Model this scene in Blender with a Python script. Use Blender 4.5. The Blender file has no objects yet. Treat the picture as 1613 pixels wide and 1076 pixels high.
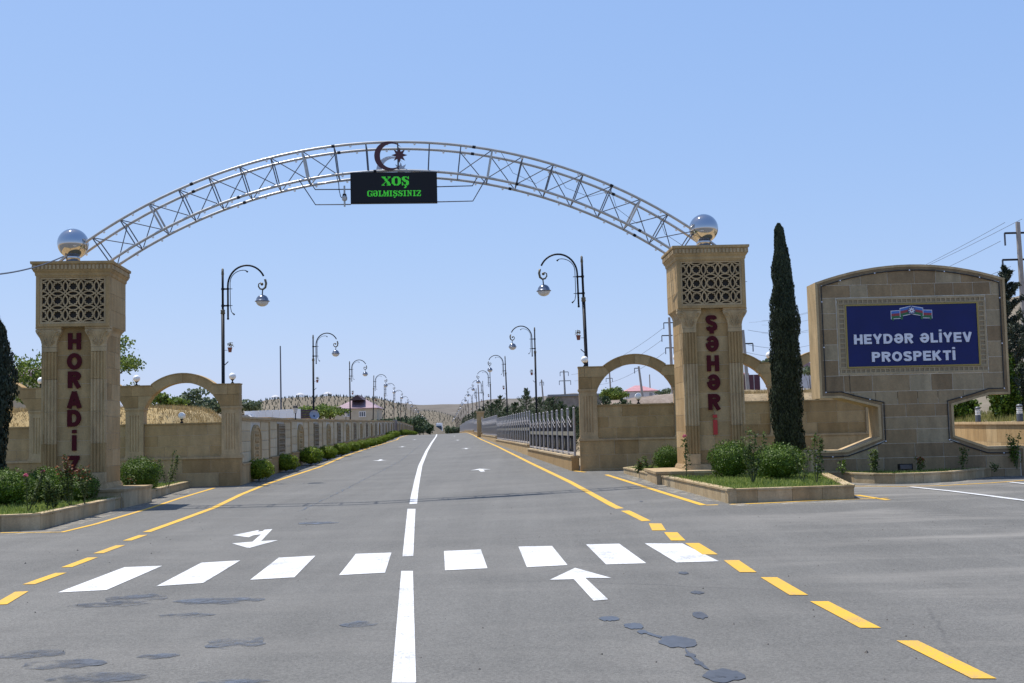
import bpy, bmesh, math, random
from mathutils import Vector, Matrix, noise as mnoise
R_ = random.Random(7)
PI = math.pi
sc = bpy.context.scene
COL = sc.collection

# ------------------------------------------------------------------ camera, sky, sun, exposure
PITCH = math.atan(137.5 / 1850); ROLL = math.radians(1.35); EYE = 1.6
cd = bpy.data.cameras.new('camera'); cam = bpy.data.objects.new('camera', cd); COL.objects.link(cam)
cd.sensor_width = 36; cd.lens = 1850 / 1613 * 36; cd.clip_start = .1; cd.clip_end = 6000
cam.matrix_world = Matrix.Translation((0, 0, EYE)) @ Matrix.Rotation(PI / 2 + PITCH, 4, 'X') @ Matrix.Rotation(-ROLL, 4, 'Z')
sc.camera = cam
SUN_DIR = Vector((-.30, .225, .925)).normalized()
world = bpy.data.worlds.new('World'); sc.world = world; world.use_nodes = True
wn = world.node_tree.nodes; wl = world.node_tree.links
bg = wn['Background']; bg.inputs['Strength'].default_value = .115
sky = wn.new('ShaderNodeTexSky'); sky.sky_type = 'NISHITA'; sky.sun_disc = False
sky.sun_elevation = math.asin(SUN_DIR.z); sky.sun_rotation = math.atan2(SUN_DIR.x, SUN_DIR.y)
sky.altitude = 0; sky.air_density = 1.0; sky.dust_density = .6; sky.ozone_density = 2.0
# soften the contrast of the whole sky as the photograph's film response does
ss = wn.new('ShaderNodeSeparateColor'); cs = wn.new('ShaderNodeCombineColor'); wl.new(sky.outputs[0], ss.inputs[0])
for i_, (k_, g_) in enumerate(((1.33, .53), (1.92, .40), (3.70, .22))):
    pw = wn.new('ShaderNodeMath'); pw.operation = 'POWER'; pw.inputs[1].default_value = g_; mu_ = wn.new('ShaderNodeMath'); mu_.operation = 'MULTIPLY'; mu_.inputs[1].default_value = k_
    wl.new(ss.outputs[i_], pw.inputs[0]); wl.new(pw.outputs[0], mu_.inputs[0]); wl.new(mu_.outputs[0], cs.inputs[i_])
wl.new(cs.outputs[0], bg.inputs[0])
sd = bpy.data.lights.new('sun', 'SUN'); sun = bpy.data.objects.new('sun', sd); COL.objects.link(sun)
sd.energy = 4.2; sd.angle = math.radians(.53); sd.color = (1, .955, .89)
sun.rotation_euler = SUN_DIR.to_track_quat('Z', 'Y').to_euler()
sc.view_settings.view_transform = 'Standard'; sc.view_settings.look = 'None'
sc.view_settings.exposure = .55; sc.view_settings.gamma = 1; sc.view_settings.use_curve_mapping = False

# ------------------------------------------------------------------ surveyed ground: height, road centre line, ray to ground
CP = [(-60, .5), (0, -.1), (7.38, -.72), (14.72, -1.35), (23.2, -2.05), (26.5, -2.26), (43.8, -3.5), (65.8, -4.88), (137.4, -9.15), (1000, -60.9), (4000, -240)]
def CX(Y):
    for (a, b), (c, d) in zip(CP, CP[1:]):
        if Y <= c: return b + (d - b) * (Y - a) / (c - a)
    return CP[-1][1]
def zl(Y):
    if Y < 140: return .007 * Y
    if Y < 178.7:
        t = Y - 140; return .98 + .007 * t - .000168 * t * t
    return max(-3.0, 1.0 - .005 * (Y - 178.7))
def gz(X, Y):
    k = min(1, max(0, (Y - 13) / 6))
    return zl(Y) + k * .03 * min(6, max(0, X - CX(Y) + 1))
def ray(x, y):
    a = (x - 806.5) / 1850; b = -(y - 538.) / 1850
    a2 = a * math.cos(ROLL) + b * math.sin(ROLL); b2 = -a * math.sin(ROLL) + b * math.cos(ROLL)
    return (a2, math.cos(PITCH) - b2 * math.sin(PITCH), math.sin(PITCH) + b2 * math.cos(PITCH))
def at(x, y, d):
    r = ray(x, y); t = d / r[1]; return Vector((r[0] * t, d, EYE + r[2] * t))
def G(x, y):
    r = ray(x, y); t = 3.
    while t < 500:
        if EYE + r[2] * t < gz(r[0] * t, r[1] * t): break
        t += .25
    lo, hi = t - .25, t
    for _ in range(14):
        m = (lo + hi) / 2
        if EYE + r[2] * m < gz(r[0] * m, r[1] * m): hi = m
        else: lo = m
    return (r[0] * hi, r[1] * hi)
def px2x(x, d): return at(x, 680, d).x

# ------------------------------------------------------------------ helpers
def tag(o, label=None, cat=None, group=None, kind=None):
    if label: o['label'] = label
    if cat: o['category'] = cat
    if group: o['group'] = group
    if kind: o['kind'] = kind
    return o
class MB:
    def __init__(s): s.v = []; s.f = []
    def add(s, vs, fs):
        n = len(s.v); s.v += [tuple(p) for p in vs]; s.f += [tuple(i + n for i in f) for f in fs]
    def box(s, x0, y0, z0, x1, y1, z1, M=None):
        v = [(x0,y0,z0),(x1,y0,z0),(x1,y1,z0),(x0,y1,z0),(x0,y0,z1),(x1,y0,z1),(x1,y1,z1),(x0,y1,z1)]
        if M: v = [M @ Vector(p) for p in v]
        s.add(v, [(0,3,2,1),(4,5,6,7),(0,1,5,4),(1,2,6,5),(2,3,7,6),(3,0,4,7)]); return s
    def cbox(s, x0, y0, z0, x1, y1, z1, c):
        # box whose front (-y) face edges are chamfered by c
        v = [(x0,y0+c,z0),(x1,y0+c,z0),(x1,y0+c,z1),(x0,y0+c,z1),(x0+c,y0,z0+c),(x1-c,y0,z0+c),(x1-c,y0,z1-c),(x0+c,y0,z1-c),(x0,y1,z0),(x1,y1,z0),(x1,y1,z1),(x0,y1,z1)]
        s.add(v, [(4,5,6,7),(0,1,5,4),(1,2,6,5),(2,3,7,6),(3,0,4,7),(0,8,9,1),(1,9,10,2),(2,10,11,3),(3,11,8,0),(9,8,11,10)]); return s
    def prism(s, poly, y0, y1):
        # poly of (x,z), extruded in y
        a = sum(poly[i][0]*poly[(i+1)%len(poly)][1]-poly[(i+1)%len(poly)][0]*poly[i][1] for i in range(len(poly)))
        if a < 0: poly = poly[::-1]
        n = len(poly)
        s.add([(x,y0,z) for x,z in poly]+[(x,y1,z) for x,z in poly],
              [tuple(range(n)), tuple(range(2*n-1,n-1,-1))]+[(i,i+n,(i+1)%n+n,(i+1)%n) for i in range(n)]); return s
    def prismz(s, poly, z0, z1):
        a = sum(poly[i][0]*poly[(i+1)%len(poly)][1]-poly[(i+1)%len(poly)][0]*poly[i][1] for i in range(len(poly)))
        if a < 0: poly = poly[::-1]
        n = len(poly)
        s.add([(x,y,z0) for x,y in poly]+[(x,y,z1) for x,y in poly],
              [tuple(range(n-1,-1,-1)), tuple(range(n,2*n))]+[(i,(i+1)%n,(i+1)%n+n,i+n) for i in range(n)]); return s
    def tube(s, pts, r, n=8, caps=True):
        pts = [Vector(p) for p in pts]; m = len(pts)
        rs = r if isinstance(r, (list, tuple)) else [r]*m
        t0 = (pts[1]-pts[0]).normalized()
        ref = Vector((0,0,1)) if abs(t0.z) < .9 else Vector((1,0,0))
        u = t0.cross(ref).normalized(); vs = []
        for i, p in enumerate(pts):
            t = ((pts[min(i+1,m-1)]-p).normalized() + (p-pts[max(i-1,0)]).normalized())
            t = t.normalized() if t.length > 1e-6 else t0
            u = (u - t*u.dot(t)).normalized(); w = t.cross(u)
            for k in range(n):
                a = 2*PI*k/n; vs.append(p + (u*math.cos(a)+w*math.sin(a))*rs[i])
        fs = [(i*n+k, i*n+(k+1)%n, (i+1)*n+(k+1)%n, (i+1)*n+k) for i in range(m-1) for k in range(n)]
        if caps: fs += [tuple(range(n-1,-1,-1)), tuple(range((m-1)*n, m*n))]
        s.add(vs, fs); return s
    def lathe(s, prof, n=24, c=(0,0,0)):
        vs = []; m = len(prof)
        for r, z in prof:
            for k in range(n):
                a = 2*PI*k/n; vs.append((c[0]+r*math.cos(a), c[1]+r*math.sin(a), c[2]+z))
        fs = [(i*n+k, i*n+(k+1)%n, (i+1)*n+(k+1)%n, (i+1)*n+k) for i in range(m-1) for k in range(n)]
        fs += [tuple(range(n-1,-1,-1)), tuple(range((m-1)*n, m*n))]
        s.add(vs, fs); return s
    def ball(s, c, r, n=16, m=10, a0=-PI/2, a1=PI/2, sz=1):
        return s.lathe([(max(1e-4, r*math.cos(a0+(a1-a0)*i/m)), r*sz*math.sin(a0+(a1-a0)*i/m)) for i in range(m+1)], n, c)
    def mesh(s, name, smooth=False):
        me = bpy.data.meshes.new(name); me.from_pydata(s.v, [], s.f)
        if smooth: me.polygons.foreach_set('use_smooth', [True]*len(me.polygons))
        me.update(); return me
    def build(s, name, mt, parent=None, smooth=False, **kw):
        me = s.mesh(name, smooth); me.materials.append(mt)
        return put(name, me, parent, **kw)
def put(name, me, parent=None, loc=None, M=None, **kw):
    o = bpy.data.objects.new(name, me); COL.objects.link(o)
    if parent: o.parent = parent
    if loc is not None: o.location = loc
    if M is not None: o.matrix_local = M
    tag(o, **kw); return o
def empty(name, loc=(0,0,0), rz=0, **kw):
    o = bpy.data.objects.new(name, None); COL.objects.link(o); o.location = loc; o.rotation_euler = (0,0,rz); o.empty_display_size = .2
    tag(o, **kw); return o
def copy_tree(o, parent=None):
    c = o.copy(); COL.objects.link(c)
    if parent: c.parent = parent
    for ch in list(o.children): copy_tree(ch, c)
    return c
NTH = 'first second third fourth fifth sixth seventh eighth ninth tenth eleventh twelfth thirteenth fourteenth fifteenth sixteenth seventeenth eighteenth nineteenth twentieth twenty-first twenty-second twenty-third twenty-fourth'.split()

# ------------------------------------------------------------------ materials
def newmat(name):
    m = bpy.data.materials.new(name); m.use_nodes = True
    return m, m.node_tree.nodes, m.node_tree.links, m.node_tree.nodes['Principled BSDF']
def plain(name, c, rough=.6, metal=0, spec=.5, var=0, scale=8, bump=0, emit=None, es=1, randv=0):
    m, n, l, b = newmat(name)
    b.inputs['Base Color'].default_value = (*c, 1); b.inputs['Roughness'].default_value = rough
    b.inputs['Metallic'].default_value = metal; b.inputs['Specular IOR Level'].default_value = spec
    if var or bump:
        g = n.new('ShaderNodeNewGeometry'); t = n.new('ShaderNodeTexNoise'); t.inputs['Scale'].default_value = scale; t.inputs['Detail'].default_value = 5
        l.new(g.outputs['Position'], t.inputs['Vector'])
        if var:
            h = n.new('ShaderNodeMapRange'); h.inputs['From Min'].default_value = .3; h.inputs['From Max'].default_value = .7
            h.inputs['To Min'].default_value = 1-var; h.inputs['To Max'].default_value = 1+var
            l.new(t.outputs['Fac'], h.inputs['Value'])
            mx = n.new('ShaderNodeVectorMath'); mx.operation = 'SCALE'; mx.inputs[0].default_value = c
            l.new(h.outputs[0], mx.inputs['Scale']); l.new(mx.outputs[0], b.inputs['Base Color'])
        if bump:
            bp = n.new('ShaderNodeBump'); bp.inputs['Strength'].default_value = bump; bp.inputs['Distance'].default_value = .01
            l.new(t.outputs['Fac'], bp.inputs['Height']); l.new(bp.outputs[0], b.inputs['Normal'])
    if emit:
        b.inputs['Emission Color'].default_value = (*emit, 1); b.inputs['Emission Strength'].default_value = es
    return m
def ramp(n, stops):
    r = n.new('ShaderNodeValToRGB'); e = r.color_ramp.elements
    while len(e) < len(stops): e.new(.5)
    for i, (p, c) in enumerate(stops): e[i].position = p; e[i].color = (*c, 1)
    return r
def stone(name, c1, c2, c3, rnd=.8, stain=.35, bump=.25):
    """sawn limestone: every block its own tint, soft cloudy veins, grain, rain streaks"""
    m, n, l, b = newmat(name)
    g = n.new('ShaderNodeNewGeometry'); oi = n.new('ShaderNodeObjectInfo')
    t = n.new('ShaderNodeTexNoise'); t.inputs['Scale'].default_value = 1.6; t.inputs['Detail'].default_value = 6; t.inputs['Distortion'].default_value = 1.2
    l.new(g.outputs['Position'], t.inputs['Vector'])
    mxr = n.new('ShaderNodeMix'); mxr.data_type = 'FLOAT'; mxr.inputs[0].default_value = rnd
    l.new(t.outputs['Fac'], mxr.inputs[2]); l.new(oi.outputs['Random'], mxr.inputs[3])
    rp = ramp(n, [(.05, c1), (.45, c2), (.95, c3)]); l.new(mxr.outputs[0], rp.inputs[0])
    t2 = n.new('ShaderNodeTexNoise'); t2.inputs['Scale'].default_value = 1; t2.inputs['Detail'].default_value = 8; t2.inputs['Roughness'].default_value = .65
    mp = n.new('ShaderNodeMapping'); mp.inputs['Scale'].default_value = (4.5, 4.5, 1.5)
    l.new(g.outputs['Position'], mp.inputs['Vector']); l.new(mp.outputs[0], t2.inputs['Vector'])
    r2 = n.new('ShaderNodeMapRange'); r2.inputs['From Min'].default_value = .3; r2.inputs['From Max'].default_value = .7; r2.inputs['To Min'].default_value = 1-stain; r2.inputs['To Max'].default_value = 1+stain*.35
    l.new(t2.outputs['Fac'], r2.inputs['Value'])
    t3 = n.new('ShaderNodeTexNoise'); t3.inputs['Scale'].default_value = 38; t3.inputs['Detail'].default_value = 4; l.new(g.outputs['Position'], t3.inputs['Vector'])
    r3 = n.new('ShaderNodeMapRange'); r3.inputs['From Min'].default_value = .3; r3.inputs['From Max'].default_value = .7; r3.inputs['To Min'].default_value = .97; r3.inputs['To Max'].default_value = 1.2
    l.new(t3.outputs['Fac'], r3.inputs['Value'])
    mu = n.new('ShaderNodeMath'); mu.operation = 'MULTIPLY'; l.new(r2.outputs[0], mu.inputs[0]); l.new(r3.outputs[0], mu.inputs[1])
    vs = n.new('ShaderNodeVectorMath'); vs.operation = 'SCALE'; l.new(rp.outputs[0], vs.inputs[0]); l.new(mu.outputs[0], vs.inputs['Scale'])
    l.new(vs.outputs[0], b.inputs['Base Color']); b.inputs['Roughness'].default_value = .85; b.inputs['Specular IOR Level'].default_value = .25
    bp = n.new('ShaderNodeBump'); bp.inputs['Strength'].default_value = bump; bp.inputs['Distance'].default_value = .006
    l.new(t3.outputs['Fac'], bp.inputs['Height']); l.new(bp.outputs[0], b.inputs['Normal'])
    return m
def leaf(name, c1, c2, trans=.25, rough=.55, spec=.3):
    m, n, l, b = newmat(name)
    g = n.new('ShaderNodeNewGeometry'); rp = ramp(n, [(0, c1), (1, c2)]); l.new(g.outputs['Random Per Island'], rp.inputs[0])
    l.new(rp.outputs[0], b.inputs['Base Color']); b.inputs['Roughness'].default_value = rough; b.inputs['Specular IOR Level'].default_value = spec
    tr = n.new('ShaderNodeBsdfTranslucent'); l.new(rp.outputs[0], tr.inputs[0])
    mx = n.new('ShaderNodeMixShader'); mx.inputs[0].default_value = trans
    l.new(b.outputs[0], mx.inputs[1]); l.new(tr.outputs[0], mx.inputs[2]); l.new(mx.outputs[0], n['Material Output'].inputs[0])
    return m
def asphalt():
    m, n, l, b = newmat('asphalt')
    g = n.new('ShaderNodeNewGeometry')
    def N(scale, det=4, vec=None, rough=.6, dist=0):
        t = n.new('ShaderNodeTexNoise'); t.inputs['Scale'].default_value = scale; t.inputs['Detail'].default_value = det
        t.inputs['Roughness'].default_value = rough; t.inputs['Distortion'].default_value = dist
        l.new(vec or g.outputs['Position'], t.inputs['Vector']); return t.outputs['Fac']
    def MR(v, a, b_, c, d):
        h = n.new('ShaderNodeMapRange'); h.inputs['From Min'].default_value = a; h.inputs['From Max'].default_value = b_; h.inputs['To Min'].default_value = c; h.inputs['To Max'].default_value = d
        l.new(v, h.inputs['Value']); return h.outputs[0]
    def MUL(a, b_):
        h = n.new('ShaderNodeMath'); h.operation = 'MULTIPLY'; l.new(a, h.inputs[0]); l.new(b_, h.inputs[1]); return h.outputs[0]
    vor = n.new('ShaderNodeTexVoronoi'); vor.inputs['Scale'].default_value = 85; l.new(g.outputs['Position'], vor.inputs['Vector'])
    sep = n.new('ShaderNodeSeparateColor'); l.new(vor.outputs['Color'], sep.inputs[0])
    grain = MR(sep.outputs[0], 0, 1, .74, 1.27)
    fine = MR(N(120, 3), .3, .7, .85, 1.15)
    big = MR(N(.35, 7, rough=.7), .3, .7, .85, 1.12)
    # wheel-worn and dusty streaks that run with the road
    mp = n.new('ShaderNodeMapping'); mp.inputs['Rotation'].default_value = (0, 0, math.radians(-4)); mp.inputs['Scale'].default_value = (1.6, .06, 1)
    l.new(g.outputs['Position'], mp.inputs['Vector'])
    streak = MR(N(1, 6, mp.outputs[0], .65), .3, .7, .88, 1.1)
    v = MUL(MUL(grain, fine), MUL(big, streak))
    base = n.new('ShaderNodeVectorMath'); base.operation = 'SCALE'; base.inputs[0].default_value = (.118, .114, .1035); l.new(v, base.inputs['Scale'])
    # pale dust drifts of the side road
    mp2 = n.new('ShaderNodeMapping'); mp2.inputs['Rotation'].default_value = (0, 0, math.radians(24)); mp2.inputs['Scale'].default_value = (.28, 1.1, 1)
    l.new(g.outputs['Position'], mp2.inputs['Vector'])
    dust = MR(N(1, 7, mp2.outputs[0], .62, .4), .46, .68, 0, .7)
    sp = n.new('ShaderNodeSeparateXYZ'); l.new(g.outputs['Position'], sp.inputs[0])
    side = MR(sp.outputs[0], 2.2, 5.5, .22, 1)
    md = n.new('ShaderNodeMix'); md.data_type = 'RGBA'; l.new(MUL(dust, side), md.inputs[0]); l.new(base.outputs[0], md.inputs[6]); md.inputs[7].default_value = (.24, .225, .2, 1)
    # hairline cracks
    nv = n.new('ShaderNodeTexNoise'); nv.inputs['Scale'].default_value = .9; nv.inputs['Detail'].default_value = 6; l.new(g.outputs['Position'], nv.inputs['Vector'])
    mixv = n.new('ShaderNodeMix'); mixv.data_type = 'VECTOR'; mixv.inputs[0].default_value = .35; l.new(g.outputs['Position'], mixv.inputs[4]); l.new(nv.outputs['Color'], mixv.inputs[5])
    vc = n.new('ShaderNodeTexVoronoi'); vc.feature = 'DISTANCE_TO_EDGE'; vc.inputs['Scale'].default_value = .38; l.new(mixv.outputs[1], vc.inputs['Vector'])
    crack = MR(vc.outputs['Distance'], .0, .006, .45, 0)
    mask = MR(N(.12, 2), .5, .62, 0, 1)
    mc = n.new('ShaderNodeMix'); mc.data_type = 'RGBA'; l.new(MUL(crack, mask), mc.inputs[0]); l.new(md.outputs[2], mc.inputs[6]); mc.inputs[7].default_value = (.03, .03, .032, 1)
    l.new(mc.outputs[2], b.inputs['Base Color']); b.inputs['Roughness'].default_value = .8; b.inputs['Specular IOR Level'].default_value = .3
    bp = n.new('ShaderNodeBump'); bp.inputs['Strength'].default_value = .5; bp.inputs['Distance'].default_value = .006; l.new(vor.outputs['Distance'], bp.inputs['Height']); l.new(bp.outputs[0], b.inputs['Normal'])
    return m
def fade(m, scale, a, c):
    n, l = m.node_tree.nodes, m.node_tree.links; g = n.new('ShaderNodeNewGeometry'); t = n.new('ShaderNodeTexNoise'); t.inputs['Scale'].default_value = scale; t.inputs['Detail'].default_value = 7; t.inputs['Roughness'].default_value = .7
    l.new(g.outputs['Position'], t.inputs['Vector']); r = n.new('ShaderNodeMapRange'); r.inputs['From Min'].default_value = a; r.inputs['From Max'].default_value = c; l.new(t.outputs['Fac'], r.inputs['Value']); l.new(r.outputs[0], n['Principled BSDF'].inputs['Alpha'])
def paint(name, c, wear=.35):
    m, n, l, b = newmat(name)
    g = n.new('ShaderNodeNewGeometry')
    t = n.new('ShaderNodeTexNoise'); t.inputs['Scale'].default_value = 60; t.inputs['Detail'].default_value = 5; l.new(g.outputs['Position'], t.inputs['Vector'])
    t2 = n.new('ShaderNodeTexNoise'); t2.inputs['Scale'].default_value = 3; t2.inputs['Detail'].default_value = 4; l.new(g.outputs['Position'], t2.inputs['Vector'])
    a = n.new('ShaderNodeMath'); a.operation = 'MULTIPLY'; l.new(t.outputs['Fac'], a.inputs[0]); l.new(t2.outputs['Fac'], a.inputs[1])
    r = n.new('ShaderNodeMapRange'); r.inputs['From Min'].default_value = .27; r.inputs['From Max'].default_value = .36; r.inputs['To Max'].default_value = wear; l.new(a.outputs[0], r.inputs['Value'])
    vor = n.new('ShaderNodeTexVoronoi'); vor.inputs['Scale'].default_value = 55; l.new(g.outputs['Position'], vor.inputs['Vector']); sc_ = n.new('ShaderNodeSeparateColor'); l.new(vor.outputs['Color'], sc_.inputs[0])
    r2 = n.new('ShaderNodeMapRange'); r2.inputs['From Min'].default_value = .78; r2.inputs['From Max'].default_value = 1; r2.inputs['To Max'].default_value = wear*.9; l.new(sc_.outputs[1], r2.inputs['Value'])
    t3 = n.new('ShaderNodeTexNoise'); t3.inputs['Scale'].default_value = 1.1; t3.inputs['Detail'].default_value = 6; l.new(g.outputs['Position'], t3.inputs['Vector'])
    r3 = n.new('ShaderNodeMapRange'); r3.inputs['From Min'].default_value = .45; r3.inputs['From Max'].default_value = .75; r3.inputs['To Max'].default_value = wear*.55; l.new(t3.outputs['Fac'], r3.inputs['Value'])
    ad = n.new('ShaderNodeMath'); l.new(r.outputs[0], ad.inputs[0]); l.new(r2.outputs[0], ad.inputs[1]); ad2 = n.new('ShaderNodeMath'); ad2.use_clamp = True; l.new(ad.outputs[0], ad2.inputs[0]); l.new(r3.outputs[0], ad2.inputs[1])
    mx = n.new('ShaderNodeMix'); mx.data_type = 'RGBA'; mx.inputs[6].default_value = (*c, 1); mx.inputs[7].default_value = (.15, .15, .15, 1); l.new(ad2.outputs[0], mx.inputs[0])
    l.new(mx.outputs[2], b.inputs['Base Color']); b.inputs['Roughness'].default_value = .75
    return m
def earth(name, c1, c2, c3, s1=.05, s2=1.5, bump=.6):
    m, n, l, b = newmat(name)
    g = n.new('ShaderNodeNewGeometry')
    t = n.new('ShaderNodeTexNoise'); t.inputs['Scale'].default_value = s1; t.inputs['Detail'].default_value = 8; t.inputs['Roughness'].default_value = .6; l.new(g.outputs['Position'], t.inputs['Vector'])
    t2 = n.new('ShaderNodeTexNoise'); t2.inputs['Scale'].default_value = s2; t2.inputs['Detail'].default_value = 6; l.new(g.outputs['Position'], t2.inputs['Vector'])
    mx = n.new('ShaderNodeMix'); mx.data_type = 'FLOAT'; mx.inputs[0].default_value = .45; l.new(t.outputs['Fac'], mx.inputs[2]); l.new(t2.outputs['Fac'], mx.inputs[3])
    rp = ramp(n, [(.3, c1), (.5, c2), (.68, c3)]); l.new(mx.outputs[0], rp.inputs[0]); l.new(rp.outputs[0], b.inputs['Base Color']); b.inputs['Roughness'].default_value = 1; b.inputs['Specular IOR Level'].default_value = .1
    bp = n.new('ShaderNodeBump'); bp.inputs['Strength'].default_value = bump; bp.inputs['Distance'].default_value = .2/s2*.3; l.new(t2.outputs['Fac'], bp.inputs['Height']); l.new(bp.outputs[0], b.inputs['Normal'])
    return m

STONE = stone('limestone_blocks', (.275, .176, .075), (.375, .248, .113), (.455, .327, .17), rnd=.6, stain=.28)
STONEP = stone('pale_carved_limestone', (.385, .27, .145), (.435, .312, .17), (.475, .357, .2), rnd=.3)
SIGNST = stone('sign_sandstone', (.20, .14, .08), (.28, .195, .105), (.34, .275, .175), rnd=.75, stain=.3)
KERBST = stone('kerb_limestone', (.33, .23, .12), (.40, .30, .17), (.47, .375, .24), rnd=.6, stain=.35)
MORTAR = plain('pale_mortar', (.66, .6, .5), .9, spec=.2, var=.15, scale=5)
DMORTAR = plain('dull_mortar', (.62, .56, .46), .9, spec=.2, var=.15, scale=5)
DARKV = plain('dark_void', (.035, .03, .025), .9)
ASPH = asphalt()
WHITE = paint('white_road_paint', (.58, .58, .575), .42)
YELL = paint('yellow_road_paint', (.60, .34, .014), .3)
BITU = plain('fresh_bitumen', (.064, .068, .076), .38, spec=.55, var=.2, scale=20)
CHROME = plain('polished_steel', (.47, .475, .49), .05, metal=1)
GALV = plain('galvanised_tube', (.44, .42, .385), .35, metal=.45, var=.12, scale=6)
STRUT = plain('thin_steel_strut', (.09, .10, .125), .5, spec=.3)
BLACKM = plain('black_enamel_metal', (.008, .008, .01), .5, spec=.2)
BRONZE = plain('weathered_bronze', (.13, .11, .07), .5, metal=.3)
LAMPD = plain('grey_lamp_dome', (.16, .18, .22), .22, metal=.6)
GLASSW = plain('milky_lamp_glass', (.62, .6, .57), .25, spec=.5)
OPAL = plain('opal_globe', (.82, .81, .78), .25, spec=.5)
CLAY = plain('clay_pot', (.25, .08, .045), .8)
RED = plain('dark_red_letter', (.068, .005, .009), .55, spec=.15)
REDL = plain('bright_red_letter', (.42, .02, .015), .4, spec=.5)
MAROON = plain('maroon_plate', (.07, .012, .014), .4)
SILV = plain('silver_plate', (.6, .62, .66), .25, metal=.5)
LEDB = plain('led_screen_face', (.008, .008, .01), .6, spec=.3)
LEDG = plain('green_led', (.02, .2, .02), .5, emit=(.05, .62, .03), es=.42)
BLUE = plain('blue_enamel_panel', (.004, .010, .092), .4, spec=.3, var=.12, scale=2)
BRASS = plain('brass_trim', (.3, .22, .06), .4, metal=.4)
LETW = plain('white_sign_letter', (.66, .66, .72), .45)
CABLE = plain('black_cable', (.012, .012, .014), .6)
LEAFB = leaf('boxwood_leaves', (.02, .05, .004), (.13, .21, .02))
LEAFS = leaf('yellowgreen_shrub_leaves', (.04, .08, .004), (.26, .34, .02))  # the wall shrubs' own yellow-green leaf colour
LEAFC = leaf('cypress_leaves', (.009, .016, .008), (.05, .07, .03), .1)
LEAFJ = leaf('juniper_leaves', (.012, .022, .014), (.045, .06, .035), .1)
LEAFP = leaf('pine_needles', (.02, .042, .02), (.085, .12, .045), .15)
LEAFT = leaf('willow_leaves', (.045, .08, .015), (.2, .27, .05), .35)
LEAFG = leaf('greygreen_leaves', (.05, .075, .04), (.15, .19, .1), .25)
LEAFR = leaf('rose_leaves', (.03, .055, .015), (.13, .17, .045), .3, .6, .2)
TIPR = leaf('red_rose_tips', (.10, .03, .015), (.24, .09, .03), .3)
ROSE = leaf('pink_petals', (.5, .08, .15), (.7, .25, .3), .3)
GRASSM = leaf('lawn_blades', (.09, .15, .02), (.34, .38, .1), .35)
DRYG = leaf('dry_grass_blades', (.24, .17, .075), (.46, .35, .17), .3)
DRYG2 = leaf('green_weeds', (.1, .12, .03), (.32, .3, .1), .3)
BARK = plain('bark', (.09, .065, .045), .95, var=.3, scale=12)
STEM = plain('green_stem', (.07, .08, .03), .8)
SOIL = earth('planter_soil', (.07, .09, .02), (.13, .16, .04), (.24, .21, .1), .8, 12, .5)
DRYE = earth('dry_earth', (.2, .15, .09), (.3, .235, .15), (.4, .33, .23), .15, 2.5)
HILLM = earth('bare_hill_clay', (.10, .09, .078), (.135, .12, .102), (.17, .155, .135), .012, .12, 1)
HILLD = earth('dry_grass_hill', (.115, .098, .07), (.155, .132, .098), (.2, .172, .13), .03, .5, 1)
WHITEM = plain('white_sheet_metal', (.85, .86, .88), .4, var=.04, scale=1)
PLAST = plain('cream_render', (.42, .37, .28), .9, var=.1, scale=1)
PLASTG = plain('grey_white_render', (.5, .5, .52), .9, var=.1, scale=1)
GREYW = plain('grey_block_wall', (.2, .185, .17), .95, var=.25, scale=2)
ROOFP = plain('faded_purple_roof', (.26, .17, .19), .5, var=.15, scale=1)
ROOFR = plain('pale_red_roof', (.42, .2, .2), .5, var=.15, scale=1)
ROOFD = plain('dark_maroon_gable', (.05, .03, .04), .7)
WINF = plain('white_window_frame', (.7, .7, .7), .5)
WING = plain('dark_window_pane', (.05, .06, .08), .08, spec=.6)
CONC = plain('concrete_pole', (.3, .28, .26), .9, var=.15, scale=3)
POLEM = plain('red_painted_band', (.3, .03, .03), .7)
FENCEG = plain('silver_fence_paint', (.36, .34, .33), .6, spec=.3)
FENCED = plain('dark_fence_sheet', (.014, .014, .016), .9, spec=.05)
FENCET = plain('tan_fence_band', (.2, .18, .13), .6)
GATEB = plain('brown_sheet_gate', (.11, .045, .03), .6)
MARF = plain('maroon_sheet_fence', (.06, .012, .025), .5, var=.2, scale=6)

# ------------------------------------------------------------------ ground, road, hills
def sheet(name, rows, fx, mt, dz, **kw):
    b = MB(); nx = None
    for Y in rows:
        xs = fx(Y); nx = len(xs)
        for X in xs: b.v.append((X, Y, gz(X, Y) + dz))
    for j in range(len(rows)-1):
        for i in range(nx-1):
            a = j*nx+i; b.f.append((a, a+1, a+1+nx, a+nx))
    return b.build(name, mt, **kw)
rn = [-60, -30, -10, 0, 3] + [4+i for i in range(0, 31)] + [34.5]
rf = [34.5] + [36+i*2 for i in range(0, 110)] + [260+i*20 for i in range(0, 18)] + [700, 1000]
road = sheet('road', rn, lambda Y: [CX(Y)+o for o in (-70, -40, -20, -12, -8, -4, -1, 0, 1, 2, 3, 4, 5, 8, 12, 20, 40, 70)], ASPH, 0, kind='structure')
sheet('avenue', rf, lambda Y: [CX(Y)+o for o in (-5.6, -4, -2, -1, 0, 2, 4, 5)], ASPH, 0, kind='structure')
def gx(Y): return [CX(Y)+o for o in (-1500, -600, -250, -100, -80, -40, -15, -6, -1, 2, 5, 15, 40, 80, 100, 250, 600, 1500)]
sheet('ground', [-800, -200, -60, 0, 4, 8, 12, 13, 14, 15, 16, 17, 18, 19, 20, 23, 26, 30, 34, 40, 60, 80, 100, 120, 140] + list(range(143, 185, 3)) + [200, 230, 260, 350, 500, 700, 1000, 1600, 3000], gx, DRYE, -.09, kind='structure')

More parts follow.
